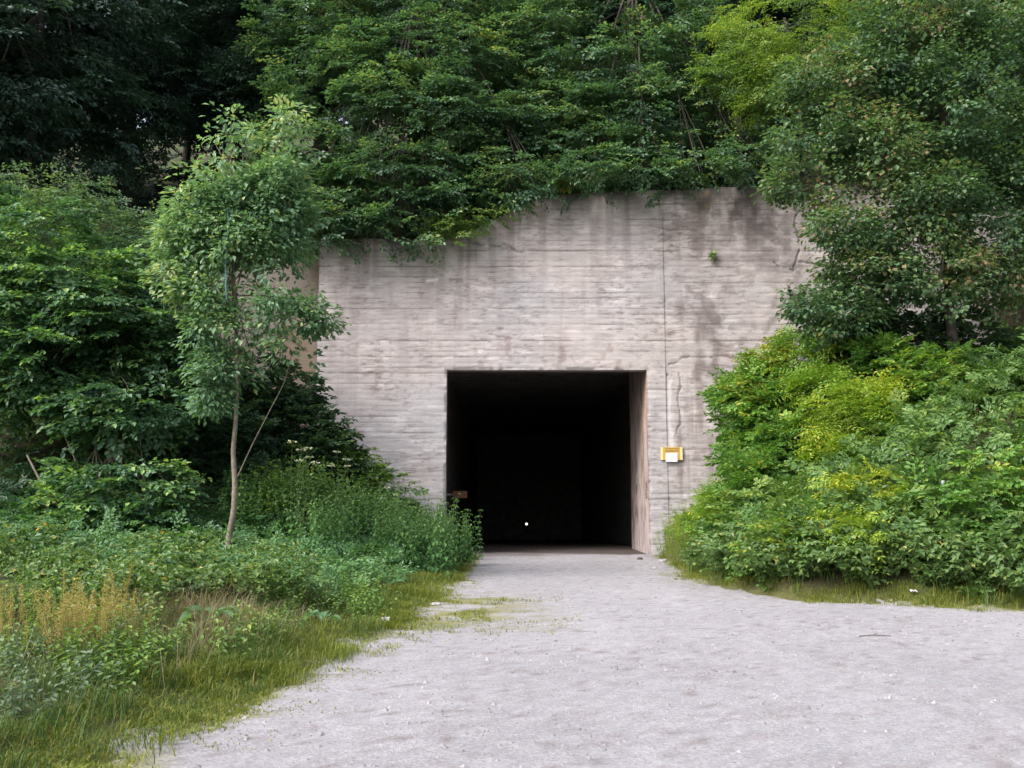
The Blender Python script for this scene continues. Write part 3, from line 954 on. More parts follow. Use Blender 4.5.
make_tree('beech_tree', 'dark green beech over the middle top of the wall beside light pinnate tree', 'tree', bB,
          [bB, bB + [-.1, 0, 3], bB + [-.3, -.3, 6], bB + [-.2, -.4, 9]], .20,
          lobes_px([(600, 165, 27.8, 55, 26, 1.1), (660, 165, 27.8, 50, 25, 1.1), (720, 160, 28.2, 45, 28, 1.2), (560, 125, 28.4, 60, 35, 1.4), (640, 120, 28.4, 75, 35, 1.5), (710, 110, 28.8, 55, 40, 1.5),
                    (600, 75, 29, 80, 35, 1.6), (680, 60, 29.4, 70, 40, 1.7), (540, 45, 29.6, 60, 40, 1.7), (620, 15, 30, 100, 45, 2), (590, 180, 26.6, 36, 10, .6), (645, 178, 26.6, 34, 12, .6), (700, 172, 26.7, 34, 14, .6), (745, 160, 26.9, 28, 16, .6)]),
          'beech', 'bark_dark', per_m2=13, S=(.5, .95), ll=.145, lw=.085, tier=.7, droop=.2, gap=.45, seed=12, **TREES)
bR = at(9.6, 29.5)
make_tree('robinia_tree', 'light yellow-green feathery tree at top right above the wall', 'tree', bR,
          [bR, bR + [-.2, -.5, 2.5], bR + [-1, -1.5, 5]], .15,
          lobes_px([(735, 70, 26.6, 40, 25, .9), (780, 80, 26.4, 45, 28, .9), (800, 55, 26.6, 55, 28, 1.0), (745, 45, 26.8, 50, 22, .9), (770, 105, 26.2, 28, 16, .6), (800, 20, 27, 80, 30, 1.1)]),
          'robinia', 'bark_dark', kind='pinnate', per_m2=8, S=(.45, .75), ll=.105, lw=.045, tier=0, droop=.35, gap=.3, seed=13, **TREES)
bM = at(10.7, 22.4)
make_tree('maple_tree', 'large maple with reddish shoot tips at right edge beside the wall', 'tree', bM,
          [bM, bM + [-.05, 0, 1.5], bM + [-.1, 0, 3], bM + [.05, 0, 5], bM + [.1, 0, 7.5]], .17,
          lobes_px([(840, 90, 22, 60, 38, 1.0), (900, 70, 22, 60, 45, 1.2), (820, 140, 21.8, 45, 32, .9), (880, 150, 21.6, 60, 35, 1.0), (805, 190, 21.7, 32, 20, .7), (860, 195, 21.4, 50, 25, .9),
                    (950, 120, 21.6, 50, 50, 1.2), (930, 200, 21.3, 55, 28, .9), (850, 235, 21.3, 40, 20, .7), (905, 245, 21.2, 45, 22, .8), (870, 280, 21.6, 45, 22, .8), (940, 280, 21.4, 50, 30, .9),
                    (835, 315, 21.8, 45, 24, .7), (990, 200, 22, 50, 120, 1.2), (940, 20, 22.4, 90, 40, 1.4), (990, 60, 22.4, 50, 60, 1.3), (1020, 140, 22.4, 40, 120, 1.4)]),
          'maple', 'bark_dark', kind='ball', per_m2=17, S=(.32, .55), ll=.125, lw=.10, tier=.5, droop=.1, gap=.42, seed=14, **TREES)

# shaded wood behind, one tree built and copied
fb = np.zeros(3)
ft = make_tree('forest_tree', 'tall dark tree in the shaded wood on the slope above', 'tree', fb,
               [fb, fb + [.1, 0, 4], fb + [-.1, .1, 8], fb + [.1, 0, 12]], .22,
               [((0, 0, 8), (3.0, 3.0, 1.9)), ((1.6, -.6, 5.6), (2.0, 1.9, 1.3)), ((-1.7, -.4, 6.2), (2.0, 2.0, 1.3)), ((.2, -1.6, 4.2), (1.9, 1.5, 1.1)), ((.3, .2, 11), (2.2, 2.2, 2.0)), ((-.4, 1.4, 5), (1.9, 1.8, 1.4))],
               'forest', 'bark_dark', per_m2=7, S=(.6, 1.1), ll=.17, lw=.10, tier=.55, droop=.2, gap=.43, seed=21, group='trees of the shaded wood behind')
spots = [(-14, 33), (-10.5, 35), (-7.2, 33.5), (-17.5, 31), (-12.5, 38.5), (-3.5, 36), (.5, 34.5), (4.5, 37), (8.5, 34), (12.5, 36), (16.5, 33), (-8.5, 40), (-1.5, 40.5), (6, 41.5), (14, 42), (-19, 37), (-22, 33), (19.5, 37),
         (-15, 28), (-18.5, 25.5), (12.8, 30), (16.5, 27.5), (-15.5, 43), (10.5, 46), (2.0, 46)]
for k, (x, y) in enumerate(spots):
    sc = random.uniform(.9, 1.2)
    lab = 'tall dark tree in the shaded wood behind the young tree' if x < -5.5 else ('tall dark tree in the wood behind the beeches above the wall' if x < 9 else 'tall dark tree in the wood behind the reddish maple')
    grp = 'wood behind the young tree' if x < -5.5 else ('wood behind the beeches' if x < 9 else 'wood behind the maple')
    if k == 0:
        ft.location = tuple(at(x, y, -.15)); ft.scale = (sc,) * 3; tag(ft, lab, None, grp)
    else:
        tag(copy_tree(ft, at(x, y, -.15), random.uniform(0, 6.28), sc), lab, None, grp)


# ------------------------------------------------------------------ left side: hazel, grey-green tree, sapling
bH = at(-8.6, 20.5)
make_tree('hazel_tree', 'broad dark hazel with leaning bare stems filling the left edge', 'tree', bH,
          [bH, bH + [-.2, 0, 1.2], bH + [-.3, .1, 2.6], bH + [-.1, .2, 5]], .09,
          lobes_px([(80, 300, 20, 60, 45, 1.1), (130, 330, 20, 55, 40, 1.0), (60, 365, 19.6, 55, 36, 1.0), (118, 405, 19.4, 55, 30, .9), (165, 400, 19.8, 35, 26, .7),
                    (120, 490, 18.8, 60, 30, .7), (80, 520, 18.6, 50, 28, .7), (150, 530, 18.8, 40, 25, .6), (40, 250, 20.5, 40, 45, 1.1), (10, 330, 19.8, 40, 90, 1.1), (-20, 470, 19.4, 22, 50, .9), (175, 360, 20.2, 40, 30, .7), (115, 370, 20.6, 70, 60, .9)]),
          'hazel', 'bark_pale', per_m2=17, S=(.45, .8), ll=.135, lw=.105, tier=.32, droop=.15, gap=.36, seed=31,
          extra=[([P(100, 545, 18.4), P(70, 517, 18.3), P(47, 494, 18.3), P(27, 455, 18.4)], .035, .02), ([P(85, 550, 18.4), P(45, 505, 18.2), P(22, 475, 18.3)], .025, .015), ([P(110, 545, 19.2), P(80, 470, 19.4), P(62, 430, 19.6)], .03, .015)], **TREES)
bW = at(-8.2, 23.5)
make_tree('willow_tree', 'grey-green bushy tree behind the sapling at left', 'tree', bW,
          [bW, bW + [0, 0, 2], bW + [-.1, 0, 4.5], bW + [.1, 0, 6]], .10,
          lobes_px([(75, 225, 23, 50, 45, 1.1), (125, 255, 23, 50, 40, 1.0), (170, 260, 22.6, 45, 40, .9), (60, 280, 22.6, 60, 40, 1.0), (150, 310, 22.4, 55, 35, .9), (190, 330, 22.8, 40, 40, .8), (20, 220, 23, 40, 50, 1.0)]),
          'willow', 'bark_dark', per_m2=13, S=(.4, .75), ll=.11, lw=.06, tier=0, droop=.05, gap=.34, seed=32, **TREES)

YS = 18.0
bS = ground_px(228, 560); YS = bS[1]
make_tree('young_tree', 'slender young tree with pale bare trunk standing on the left bank', 'tree', bS,
          [bS + [0, 0, -.1]] + [P(a, b, YS) for a, b in ((229, 535), (234, 512), (235, 480), (233, 450), (236, 420), (237, 390), (237, 340), (234, 280), (232, 220), (231, 160))], .062,
          lobes_px([(231, 124, YS, 17, 14, .35), (222, 142, YS, 17, 16, .35), (243, 142, YS, 17, 16, .4), (286, 126, YS, 11, 14, .3), (276, 152, YS, 18, 18, .4), (228, 165, YS, 26, 20, .5), (284, 172, YS, 15, 20, .4), (238, 188, YS, 38, 20, .6), (262, 205, YS, 40, 26, .7), (212, 212, YS, 34, 24, .7), (284, 222, YS, 20, 26, .5),
                    (192, 245, YS, 30, 24, .6), (240, 245, YS, 48, 28, .8), (280, 262, YS, 24, 22, .6), (182, 280, YS, 24, 20, .6), (225, 290, YS, 42, 24, .8), (275, 305, YS, 34, 22, .7), (308, 322, YS, 20, 14, .5),
                    (220, 330, YS, 26, 22, .6), (265, 340, YS, 34, 20, .6), (292, 350, YS, 20, 13, .4), (222, 372, YS, 24, 18, .5), (255, 368, YS, 18, 12, .4), (212, 405, YS, 12, 12, .3)]),
          'ash', 'bark_pale', kind='ball', per_m2=31, S=(.24, .46), ll=.135, lw=.074, tier=.3, droop=.12, gap=.45, seed=33, inner=.3, subs=3, young=(float(P(230, 210, YS)[2]), float(P(230, 115, YS)[2])),
          extra=[([P(236, 480, YS), P(252, 445, YS), P(270, 410, YS), P(286, 380, YS), P(292, 350, YS)], .012, .007)], **TREES)

pt, pe = P(227, 208, YS - .72), P(226, 302, YS - .72)
strip = thing('plastic_strip', pt, 'thin teal plastic strip hanging among the young tree leaves', 'strip')
tt = np.linspace(0, 1, 24)
v = []
for k in tt:
    c = pt * (1 - k) + pe * k + [.02 * math.sin(k * 7), .015 * math.sin(k * 11), 0]
    w_ = .014 * (1 - .4 * k)
    v += [c + [-w_, -.004, 0], c + [w_, -.004, 0], c + [w_, .004, 0], c + [-w_, .004, 0]]
f = [[4 * k + a, 4 * k + (a + 1) % 4, 4 * k + 4 + (a + 1) % 4, 4 * k + 4 + a] for k in range(23) for a in range(4)]
mesh_np('ribbon', np.array(v), np.array(f), M['teal'], strip, origin=pt)
Tubes().add([pt, pt + [.03, .3, .05], pt + [.06, .85, .10]], .006, .008, 5).build('twig', M['bark_pale'], strip, pt)


# ------------------------------------------------------------------ shrubs
def shrub(name, label, cat, px, py, rx, ry, Y, mat, kind, ll, lw, per=22, S=(.3, .55), seed=0, tier=0, gap=.24, extra=(), droop=.05, tipup=.15, group='shrubs on the banks', depth=.8, tints=0, front=0):
    hit = ground_px(px, py, 45)
    if hit is not None and group: dY = min(Y, hit[1] - .35 * depth) - Y
    else: dY = 0
    dY -= front
    Y += dY
    extra = [(a, b, y + dY, c1, c2) for a, b, y, c1, c2 in extra]
    c = P(px, py, Y)
    base = at(c[0], Y + .25) if group else P(px, py - ry * .9, 27.1)
    L = lobes_px([(px, py, Y, rx, ry, depth)] + [(a, b, y, c1, c2, depth * .7) for a, b, y, c1, c2 in extra])
    r = np.random.default_rng(seed)
    tb = Tubes()
    for k in range(6):
        q = L[k % len(L)]
        e = np.asarray(q[0]) + unit(r.normal(0, 1, 3)) * np.asarray(q[1]) * .7
        st = base + [r.normal(0, .08), r.normal(0, .08), -.08]
        tb.add(smooth_path([st, (st + e) / 2 + [0, 0, .15], e], 3), .022, .007, 5)
    root = thing(name, base, label, cat, group)
    tb.build('stems', M['bark_dark'], root, base)
    po, ou, up, ti = lobe_sprays(L, per, tier, droop, gap, seed, .35, flat=3.4, tipup=tipup)
    gz = height(po[:, 0], po[:, 1])
    ok = po[:, 2] > gz - .05
    po, ou, up, ti = po[ok], ou[ok], up[ok], ti[ok]
    Sz = r.uniform(*S, len(po))
    v, f, t = spray_leaves(po, ou, up, Sz, kind, ll, lw, ti + tints, seed=seed)
    mesh_np('foliage', v, f, M[mat], root, tint=t, origin=base)
    return root


# right bank, from the wall outwards
shrub('bright_shrub', 'bright green shrub leaning on the concrete wall right of the sign', 'shrub', 752, 420, 30, 46, 24.2, 'bright', 'flat', 0.130, 0.077, seed=41, extra=[(738, 398, 24.6, 18, 22), (760, 455, 23.6, 36, 32)], tints=-.12)
shrub('bright_shrub', 'bright light-green shrub at the top of the right bank under the wall', 'shrub', 800, 365, 50, 32, 24.2, 'bright', 'pinnate', 0.130, 0.061, seed=42, extra=[(840, 355, 24.4, 40, 24), (770, 385, 24, 34, 24)], S=(.4, .65), per=20, tints=.1)
shrub('dark_shrub', 'dark shrub in the maple shade above the right bank', 'shrub', 900, 345, 60, 30, 23.4, 'elder', 'flat', 0.143, 0.084, seed=43, extra=[(850, 320, 24, 40, 22), (960, 350, 23, 40, 35)])
shrub('green_shrub', 'mid-green shrub at the right edge beneath the maple trunk', 'shrub', 960, 420, 45, 45, 21, 'mid', 'flat', 0.130, 0.077, seed=44, extra=[(1000, 400, 21, 40, 50), (930, 400, 21.4, 30, 30)], tints=-.1)
shrub('yellow_shrub', 'yellow-green shrub in the middle of the right bank', 'shrub', 850, 428, 40, 40, 21.2, 'yellowgreen', 'pinnate', 0.130, 0.047, seed=45, extra=[(868, 400, 21.6, 24, 22), (838, 455, 20.8, 28, 20)], S=(.4, .65), per=20, tints=0, front=.9)
shrub('green_shrub', 'leafy green shrub between bright and yellow shrubs on right bank', 'shrub', 800, 455, 42, 34, 21.6, 'bright', 'flat', 0.130, 0.077, seed=46, extra=[(775, 480, 21, 34, 26)], tints=-.05)
shrub('green_shrub', 'rounded green shrub right of the yellow-green one on the bank', 'shrub', 905, 445, 34, 36, 19.6, 'mid', 'flat', 0.117, 0.070, seed=47, extra=[(925, 475, 19, 36, 28)], tints=.15)
shrub('yellow_shrub', 'low yellow-green shrub above the brambles on right bank', 'shrub', 858, 500, 34, 30, 17.2, 'yellowgreen', 'pinnate', 0.111, 0.041, seed=48, extra=[(850, 535, 17, 20, 14)], S=(.3, .5), per=16, tints=-.05, front=.9)
shrub('green_shrub', 'mid-green shrub low on the bank right of the low yellow shrub', 'shrub', 940, 520, 48, 34, 17.4, 'bright', 'flat', 0.111, 0.070, seed=49, extra=[(985, 500, 17.6, 40, 45)], tints=.05)
shrub('green_shrub', 'green shrub low on the right bank above the dry grass', 'shrub', 770, 520, 48, 30, 18.8, 'mid', 'flat', 0.111, 0.070, seed=50, extra=[(810, 505, 19, 36, 26)], tints=.2)
shrub('bright_shrub', 'bright green shrub filling the middle of the bank below the top shrub', 'shrub', 810, 405, 46, 34, 23, 'bright', 'flat', 0.137, 0.084, seed=71, extra=[(780, 425, 23, 36, 30), (760, 400, 23.4, 26, 28)], tints=.05)
shrub('green_shrub', 'tall green shrub below the maple trunk at right', 'shrub', 915, 400, 45, 40, 21.5, 'bright', 'flat', 0.130, 0.077, seed=72, extra=[(890, 370, 22, 36, 26), (950, 385, 21.5, 40, 36)], tints=-.15)
shrub('green_shrub', 'green shrub low by the weeds next to the right jamb', 'shrub', 752, 495, 28, 34, 20.8, 'bright', 'flat', 0.117, 0.070, seed=73, extra=[(740, 468, 22, 18, 22), (755, 540, 18.6, 34, 20)], tints=-.1)
shrub('yellow_shrub', 'small yellow-green shrub just right of the jamb weeds', 'shrub', 718, 508, 16, 20, 21.4, 'yellowgreen', 'pinnate', 0.111, 0.041, seed=74, S=(.3, .5), extra=[(704, 526, 21, 10, 14)], tints=-.1)
shrub('green_shrub', 'leafy green shrub low on the bank left of the low yellow shrub', 'shrub', 815, 545, 44, 24, 16.8, 'bright', 'flat', 0.104, 0.067, seed=75, extra=[(780, 555, 16.8, 34, 18)], tints=-.05)
shrub('yellow_shrub', 'lime-yellow plant standing out of the brambles at the bank foot', 'shrub', 846, 535, 22, 22, 16.0, 'yellowgreen', 'pinnate', .10, .04, seed=78, extra=[(865, 552, 15.8, 15, 12)], S=(.3, .5), per=20, tints=-.15, front=.5)
shrub('yellow_shrub', 'lime-yellow shrub near the top of the right bank left of centre', 'shrub', 815, 385, 24, 16, 22.6, 'yellowgreen', 'pinnate', .12, .045, seed=79, S=(.4, .6), per=18, tints=-.25, front=.6)
# left bank
shrub('elder_shrub', 'dark elder shrub against the lower left of the concrete wall', 'shrub', 300, 435, 42, 38, 24.5, 'elder', 'flat', 0.143, 0.084, seed=51, extra=[(265, 425, 24.6, 34, 34), (325, 460, 24, 30, 26), (285, 395, 24.8, 28, 24), (262, 385, 25, 24, 24)])
shrub('dark_shrub', 'dark shaded shrub behind the young tree trunk', 'shrub', 225, 460, 45, 50, 23, 'elder', 'flat', 0.143, 0.084, seed=52, extra=[(180, 470, 22.4, 40, 45), (255, 490, 22, 30, 26)], tints=-.2)
shrub('green_shrub', 'leafy green shrub in front of the elder on left bank', 'shrub', 290, 505, 38, 30, 21, 'mid', 'ball', .10, .06, seed=53, extra=[(330, 505, 21.4, 36, 26), (265, 520, 20.4, 26, 22)], tints=-.05)
shrub('green_shrub', 'leafy green shrub against the wall between elder and nettles', 'shrub', 350, 480, 30, 30, 24.5, 'mid', 'flat', .12, .07, seed=76, extra=[(380, 500, 24.6, 30, 24), (320, 470, 24, 26, 28)], tints=.05)
# small plants rooted in the wall
shrub('wall_sapling', 'small green sapling hanging down from the wall top left of centre', 'plant', 462, 228, 24, 15, 26.6, 'mid', 'flat', .10, .05, seed=61, per=16, depth=.28, gap=.25, extra=[(482, 214, 26.6, 22, 12), (440, 222, 26.6, 16, 10)], group=None, tints=.25, droop=.3, tipup=0)
def wall_tuft(label, px, py, r, mat, seed):
    c = P(px, py, 26.95)
    root = thing('wall_plant', c, label, 'plant')
    rr = np.random.default_rng(seed)
    k = 26
    q = unit(rr.normal(0, 1, (k, 3)) * [1, .6, 1]); q[:, 1] = -abs(q[:, 1])
    v, f = leaves_np(c + q * r * .2 * rr.random((k, 1)), unit(q + [0, -.2, .1]), q + [0, -.5, .8], rr.uniform(.7, 1.1, k) * r, np.full(k, r * .45))
    mesh_np('leaves', v, f, M[mat], root, tint=np.repeat(rr.random(k), 2), origin=c)
    Tubes().add([c + [0, .08, 0], c + [0, -.06, .02]], .012, .008, 5).build('stem', M['stem'], root, c)
wall_tuft('small yellow-green tuft growing out of the face of the concrete wall', 712, 256, .19, 'bright', 1)
wall_tuft('small dark tuft growing from the crack at the right of the wall', 790, 293, .17, 'elder', 2)
wall_tuft('tuft of yellow grass on the wall top between the two beeches', 566, 186, .38, 'moss', 3)


# ------------------------------------------------------------------ herb layer: one of each kind built, then copied
def herb(name, kind, seed, mat):
    """a herb at the origin: returns (verts, faces, tint)"""
    r = np.random.default_rng(seed)
    pos, d, n, ln, wd, ti = [], [], [], [], [], []
    tb = Tubes()

    def leaf(p, dd, nn, l_, w_, t):
        pos.append(p); d.append(unit(np.asarray(dd, float))); n.append(nn); ln.append(l_); wd.append(w_); ti.append(t)
    if kind == 'nettle':
        for k in range(9):
            b = np.array([r.normal(0, .16), r.normal(0, .16), 0]); h = r.uniform(.6, 1.0); lean = r.normal(0, .12, 2)
            tip = b + [lean[0], lean[1], h]
            tb.add([b, (b + tip) / 2, tip], .006, .003, 4)
            for j in range(9):
                t = .15 + .85 * j / 8
                a = j * 1.57 + r.uniform(0, .5)
                for sgn in (0, math.pi):
                    leaf(b + (tip - b) * t, [math.cos(a + sgn), math.sin(a + sgn), -.5], [0, 0, 1.], r.uniform(.09, .13) * (1.15 - .6 * t), .06 * (1.15 - .6 * t), .3 + .5 * t + r.normal(0, .12))
    elif kind == 'bramble':
        for k in range(9):
            a = r.uniform(0, 6.28); L = r.uniform(.4, .75); h = r.uniform(.3, .6)
            pts = np.array([[math.cos(a) * L * t, math.sin(a) * L * t, h * 4 * t * (1 - t * .72) * .8] for t in np.linspace(0, 1, 7)])
            tb.add(pts, .006, .004, 4)
            for j in range(1, 7):
                for m_ in range(2):
                    b = r.uniform(0, 6.28)
                    o = pts[j] + r.normal(0, .05, 3) + [0, 0, .04]
                    for s_ in (-1.1, 0, 1.1):
                        leaf(o, [math.cos(b + s_), math.sin(b + s_), r.normal(-.35, .25)], np.array([math.cos(b) * .5 + r.normal(0, .35), math.sin(b) * .5 + r.normal(0, .35), 1.]), r.uniform(.08, .115), r.uniform(.06, .08), .45 + r.normal(0, .22))
    elif kind == 'goldenrod':
        for k in range(10):
            b = np.array([r.normal(0, .14), r.normal(0, .14), 0]); h = r.uniform(.6, 1.05); lean = r.normal(0, .14, 2)
            tip = b + [lean[0], lean[1], h]
            tb.add([b, (b + tip) / 2 + [0, 0, .02], tip], .005, .002, 4)
            for j in range(22):
                t = .12 + .88 * j / 21; a = j * 2.4
                leaf(b + (tip - b) * t, [math.cos(a), math.sin(a), .35], [0, 0, 1.], r.uniform(.07, .11) * (1.1 - .5 * t), .018, .15 + .7 * t + r.normal(0, .15))
    elif kind == 'leafy':
        for k in range(10):
            b = np.array([r.normal(0, .15), r.normal(0, .15), 0]); h = r.uniform(.3, .6); lean = r.normal(0, .15, 2)
            tip = b + [lean[0], lean[1], h]
            tb.add([b, tip], .005, .003, 4)
            for j in range(9):
                t = .2 + .8 * j / 8; a = j * 2.4
                leaf(b + (tip - b) * t, [math.cos(a), math.sin(a), -.25], np.array([math.cos(a) * .5 + r.normal(0, .3), math.sin(a) * .5 + r.normal(0, .3), 1.]), r.uniform(.06, .11), r.uniform(.035, .05), .4 + .3 * t + r.normal(0, .2))
    elif kind == 'sorrel':
        for k in range(7):
            b = np.array([r.normal(0, .10), r.normal(0, .10), 0]); h = r.uniform(.5, .8); lean = r.normal(0, .07, 2)
            tip = b + [lean[0], lean[1], h]
            tb.add([b, tip], .005, .002, 4)
            for j in range(70):
                t = r.uniform(.4, 1); a = r.uniform(0, 6.28)
                o = b + (tip - b) * t + np.array([math.cos(a), math.sin(a), .4]) * r.uniform(0, .05) * (1.3 - t)
                leaf(o, [math.cos(a), math.sin(a), r.uniform(-.2, .9)], np.array([0, 0, 1.]), r.uniform(.016, .03), .014, r.random())
    v, f = leaves_np(np.array(pos), np.array(d), np.array(n, float), np.array(ln), np.array(wd))
    t = np.repeat(np.clip(np.array(ti), 0, 1), 2)
    tv = np.concatenate(tb.v); tq = np.concatenate(tb.f)
    tf_ = np.concatenate([tq[:, [0, 1, 2]], tq[:, [0, 2, 3]]])
    return np.concatenate([v, tv]), np.concatenate([f, tf_ + len(v)]), np.concatenate([t, np.full(len(tf_), .35)])


def herb_protos(name, kind, mat, nvar, seed):
    out = []
    for k in range(nvar):
        v, f, t = herb(name, kind, seed + k, mat)
        out.append((v, f, t))
    me = []
    for k, (v, f, t) in enumerate(out):
        o = mesh_np(name, v, f, M[mat], tint=t)
        me.append(o.data)
        bpy.data.objects.remove(o)
    return me


def plant_px(me, name, label, cat, group, region, count, sc, seed, dz=-.03, sep=.0, kind_h=''):
    """plants whose foot stands where the pixel's ray meets the ground; region: list of (px, py, rx, ry)"""
    r = np.random.default_rng(seed)
    done = []
    tries = 0
    while len(done) < count and tries < count * 12:
        tries += 1
        a = region[r.integers(len(region))]
        q = r.normal(0, .5, 2)
        g = ground_px(a[0] + q[0] * a[2], a[1] + q[1] * a[3])
        if g is None or g[1] > 26.6: continue
        if dist_left(g[0], g[1]) + dist_right(g[0], g[1]) < .18: continue
        if abs(F * g[0] / g[1] + CX - 229) < 24 and YS - 3.2 < g[1] < YS + .2 and kind_h != 'low': continue
        qx, qz = F * g[0] / g[1] + CX, g[1]
        if any(abs(qx - bx) < 30 and by - 2.2 < qz < by + .5 for bx, by in ((208, BY1), (322, BY2))): continue
        if sep and any(np.hypot(*(g[:2] - h[:2])) < sep for h in done): continue
        done.append(g)
        o = bpy.data.objects.new(name, me[len(done) % len(me)])
        col.objects.link(o)
        o.location = (g[0], g[1], g[2] + dz)
        s = r.uniform(*sc)
        o.rotation_euler = (r.normal(0, .08), r.normal(0, .08), r.uniform(0, 6.28))
        o.scale = (s, s, s * r.uniform(.85, 1.15))
        tag(o, label, cat, group)


BY1, BY2 = ground_px(208, 632)[1], ground_px(322, 624)[1]
NET = herb_protos('nettle_plant', 'nettle', 'nettle', 3, 100)
BRA = herb_protos('bramble_bush', 'bramble', 'bramble', 4, 120)
GOL = herb_protos('goldenrod_plant', 'goldenrod', 'yellowgreen', 3, 140)
LEA = herb_protos('leafy_weed', 'leafy', 'mid', 3, 160)
SOR = herb_protos('sorrel_plant', 'sorrel', 'sorrel', 3, 180)
PAL = herb_protos('pale_weed', 'leafy', 'palegreen', 2, 200)

plant_px(NET, 'nettle_plant', 'dark green nettle clump at the left of the tunnel mouth', 'plant', 'nettles left of the tunnel mouth',
         [(425, 560, 55, 22), (385, 550, 50, 30), (445, 560, 20, 10), (350, 545, 50, 25)], 62, (.9, 1.5), 1)
plant_px(NET, 'nettle_plant', 'nettle clump on the left bank behind the young tree', 'plant', 'nettles behind the young tree',
         [(270, 530, 60, 20), (320, 520, 60, 20), (240, 525, 40, 18)], 34, (.9, 1.4), 2)
plant_px(BRA, 'bramble_bush', 'low bramble on the left bank around the young tree foot', 'bramble', 'brambles on the left bank',
         [(150, 580, 90, 25), (220, 585, 80, 20), (110, 570, 70, 25), (60, 570, 60, 25), (270, 585, 50, 18), (150, 605, 90, 12)], 80, (.5, .85), 3)
plant_px(BRA, 'bramble_bush', 'bramble at the foot of the right bank above the gravel', 'bramble', 'brambles on the right bank',
         [(860, 585, 160, 12), (950, 580, 80, 18), (780, 575, 90, 16), (740, 565, 50, 14), (850, 560, 150, 20)], 80, (.7, 1.15), 4)
plant_px(GOL, 'goldenrod_plant', 'yellow-green feathery weed beside the right tunnel jamb', 'plant', 'weeds beside the right jamb',
         [(690, 545, 30, 22), (705, 535, 34, 30), (668, 555, 15, 12), (680, 560, 25, 10)], 36, (.8, 1.4), 5)
plant_px(LEA, 'leafy_weed', 'leafy green weed among the left bank grasses', 'plant', 'leafy weeds on the left bank',
         [(320, 585, 60, 15), (350, 585, 50, 20), (240, 602, 60, 8), (180, 604, 60, 8), (280, 606, 40, 8), (300, 628, 50, 12), (350, 612, 40, 10), (250, 648, 50, 10), (180, 665, 50, 12), (110, 630, 70, 18), (150, 595, 60, 10), (80, 680, 90, 30), (160, 660, 60, 12), (20, 600, 50, 40), (20, 640, 40, 30)], 145, (.35, .85), 6)
plant_px(LEA, 'leafy_weed', 'leafy weed low between shrubs on the right bank', 'plant', 'leafy weeds on the right bank',
         [(800, 540, 150, 40), (900, 520, 120, 40), (730, 540, 40, 30), (860, 480, 140, 50)], 60, (.8, 1.6), 7)
plant_px(SOR, 'sorrel_plant', 'straw-coloured seeding sorrel at the lower left corner', 'plant', 'sorrel at the lower left',
         [(60, 650, 50, 14), (105, 640, 30, 12), (90, 655, 60, 10)], 24, (.55, .85), 8)
plant_px(PAL, 'pale_weed', 'pale leafy weed below the sorrel at lower left corner', 'plant', 'pale weeds at the lower left',
         [(60, 650, 60, 14), (120, 655, 40, 14), (30, 690, 50, 30)], 14, (.45, .7), 9)


def flowers(name, label, px, py, Y, mat, seed, heads, rad, spread=.22):
    hd = P(px, py, Y)
    g = at(hd[0], Y)
    h = hd[2] - g[2]
    root = thing(name, g, label, 'flower')
    r = np.random.default_rng(seed)
    tb = Tubes()
    lv = []
    for k in range(heads):
        b = g + [r.normal(0, .05), r.normal(0, .05), -.03]
        tip = b + [r.normal(0, spread), r.normal(0, spread * .5), h + r.normal(0, spread * .6)]
        tb.add(smooth_path([b, (b + tip) / 2 + [0, 0, .05], tip], 3), .006, .003, 5)
        lv += [(b + (tip - b) * t, r.uniform(0, 6.28)) for t in np.linspace(.15, .85, 7)]
        c = 34
        a, rr = r.uniform(0, 6.28, c), rad * np.sqrt(r.random(c))
        p = tip + np.stack([rr * np.cos(a), rr * np.sin(a), .02 - (rr ** 2) * 2 + r.normal(0, .012, c)], 1)
        v, f = leaves_np(p, unit(np.stack([np.cos(a), np.sin(a), np.full(c, .25)], 1)), np.tile([0, -.4, 1.], (c, 1)) + r.normal(0, .2, (c, 3)), np.full(c, rad * .45), np.full(c, rad * .38))
        mesh_np('flower_head', v, f, M[mat], root, tint=np.repeat(r.random(c), 2), origin=g)
    tb.build('stems', M['stem'], root, g)
    p = np.array([k[0] for k in lv]); a = np.array([k[1] for k in lv])
    v, f = leaves_np(p, unit(np.stack([np.cos(a), np.sin(a), np.full(len(a), -.1)], 1)), np.tile([0, 0, 1.], (len(a), 1)), np.full(len(a), .10), np.full(len(a), .04))
    mesh_np('leaves', v, f, M['mid'], root, tint=np.repeat(r.random(len(a)), 2), origin=g)


flowers('white_umbel', 'white umbel flowers in front of the elder at the wall foot', 298, 455, 19.7, 'petal_white', 1, 6, .085)
flowers('white_umbel', 'white umbel flowers nearest the left edge of the concrete wall', 343, 463, 20.3, 'petal_white', 2, 4, .07)
flowers('white_umbel', 'small white umbel flowers low among nettles left of the opening', 375, 495, 21.0, 'petal_white', 3, 3, .05)
ry = ground_px(133, 655)[1]
flowers('yellow_ragwort', 'yellow flowering weed low at the left near the front', 133, 634, ry, 'petal_yellow', 4, 5, .025, .05)
flowers('white_umbel', 'single whitish flower head beside the sorrel at lower left', 101, 607, ry, 'petal_white', 5, 1, .03, .02)


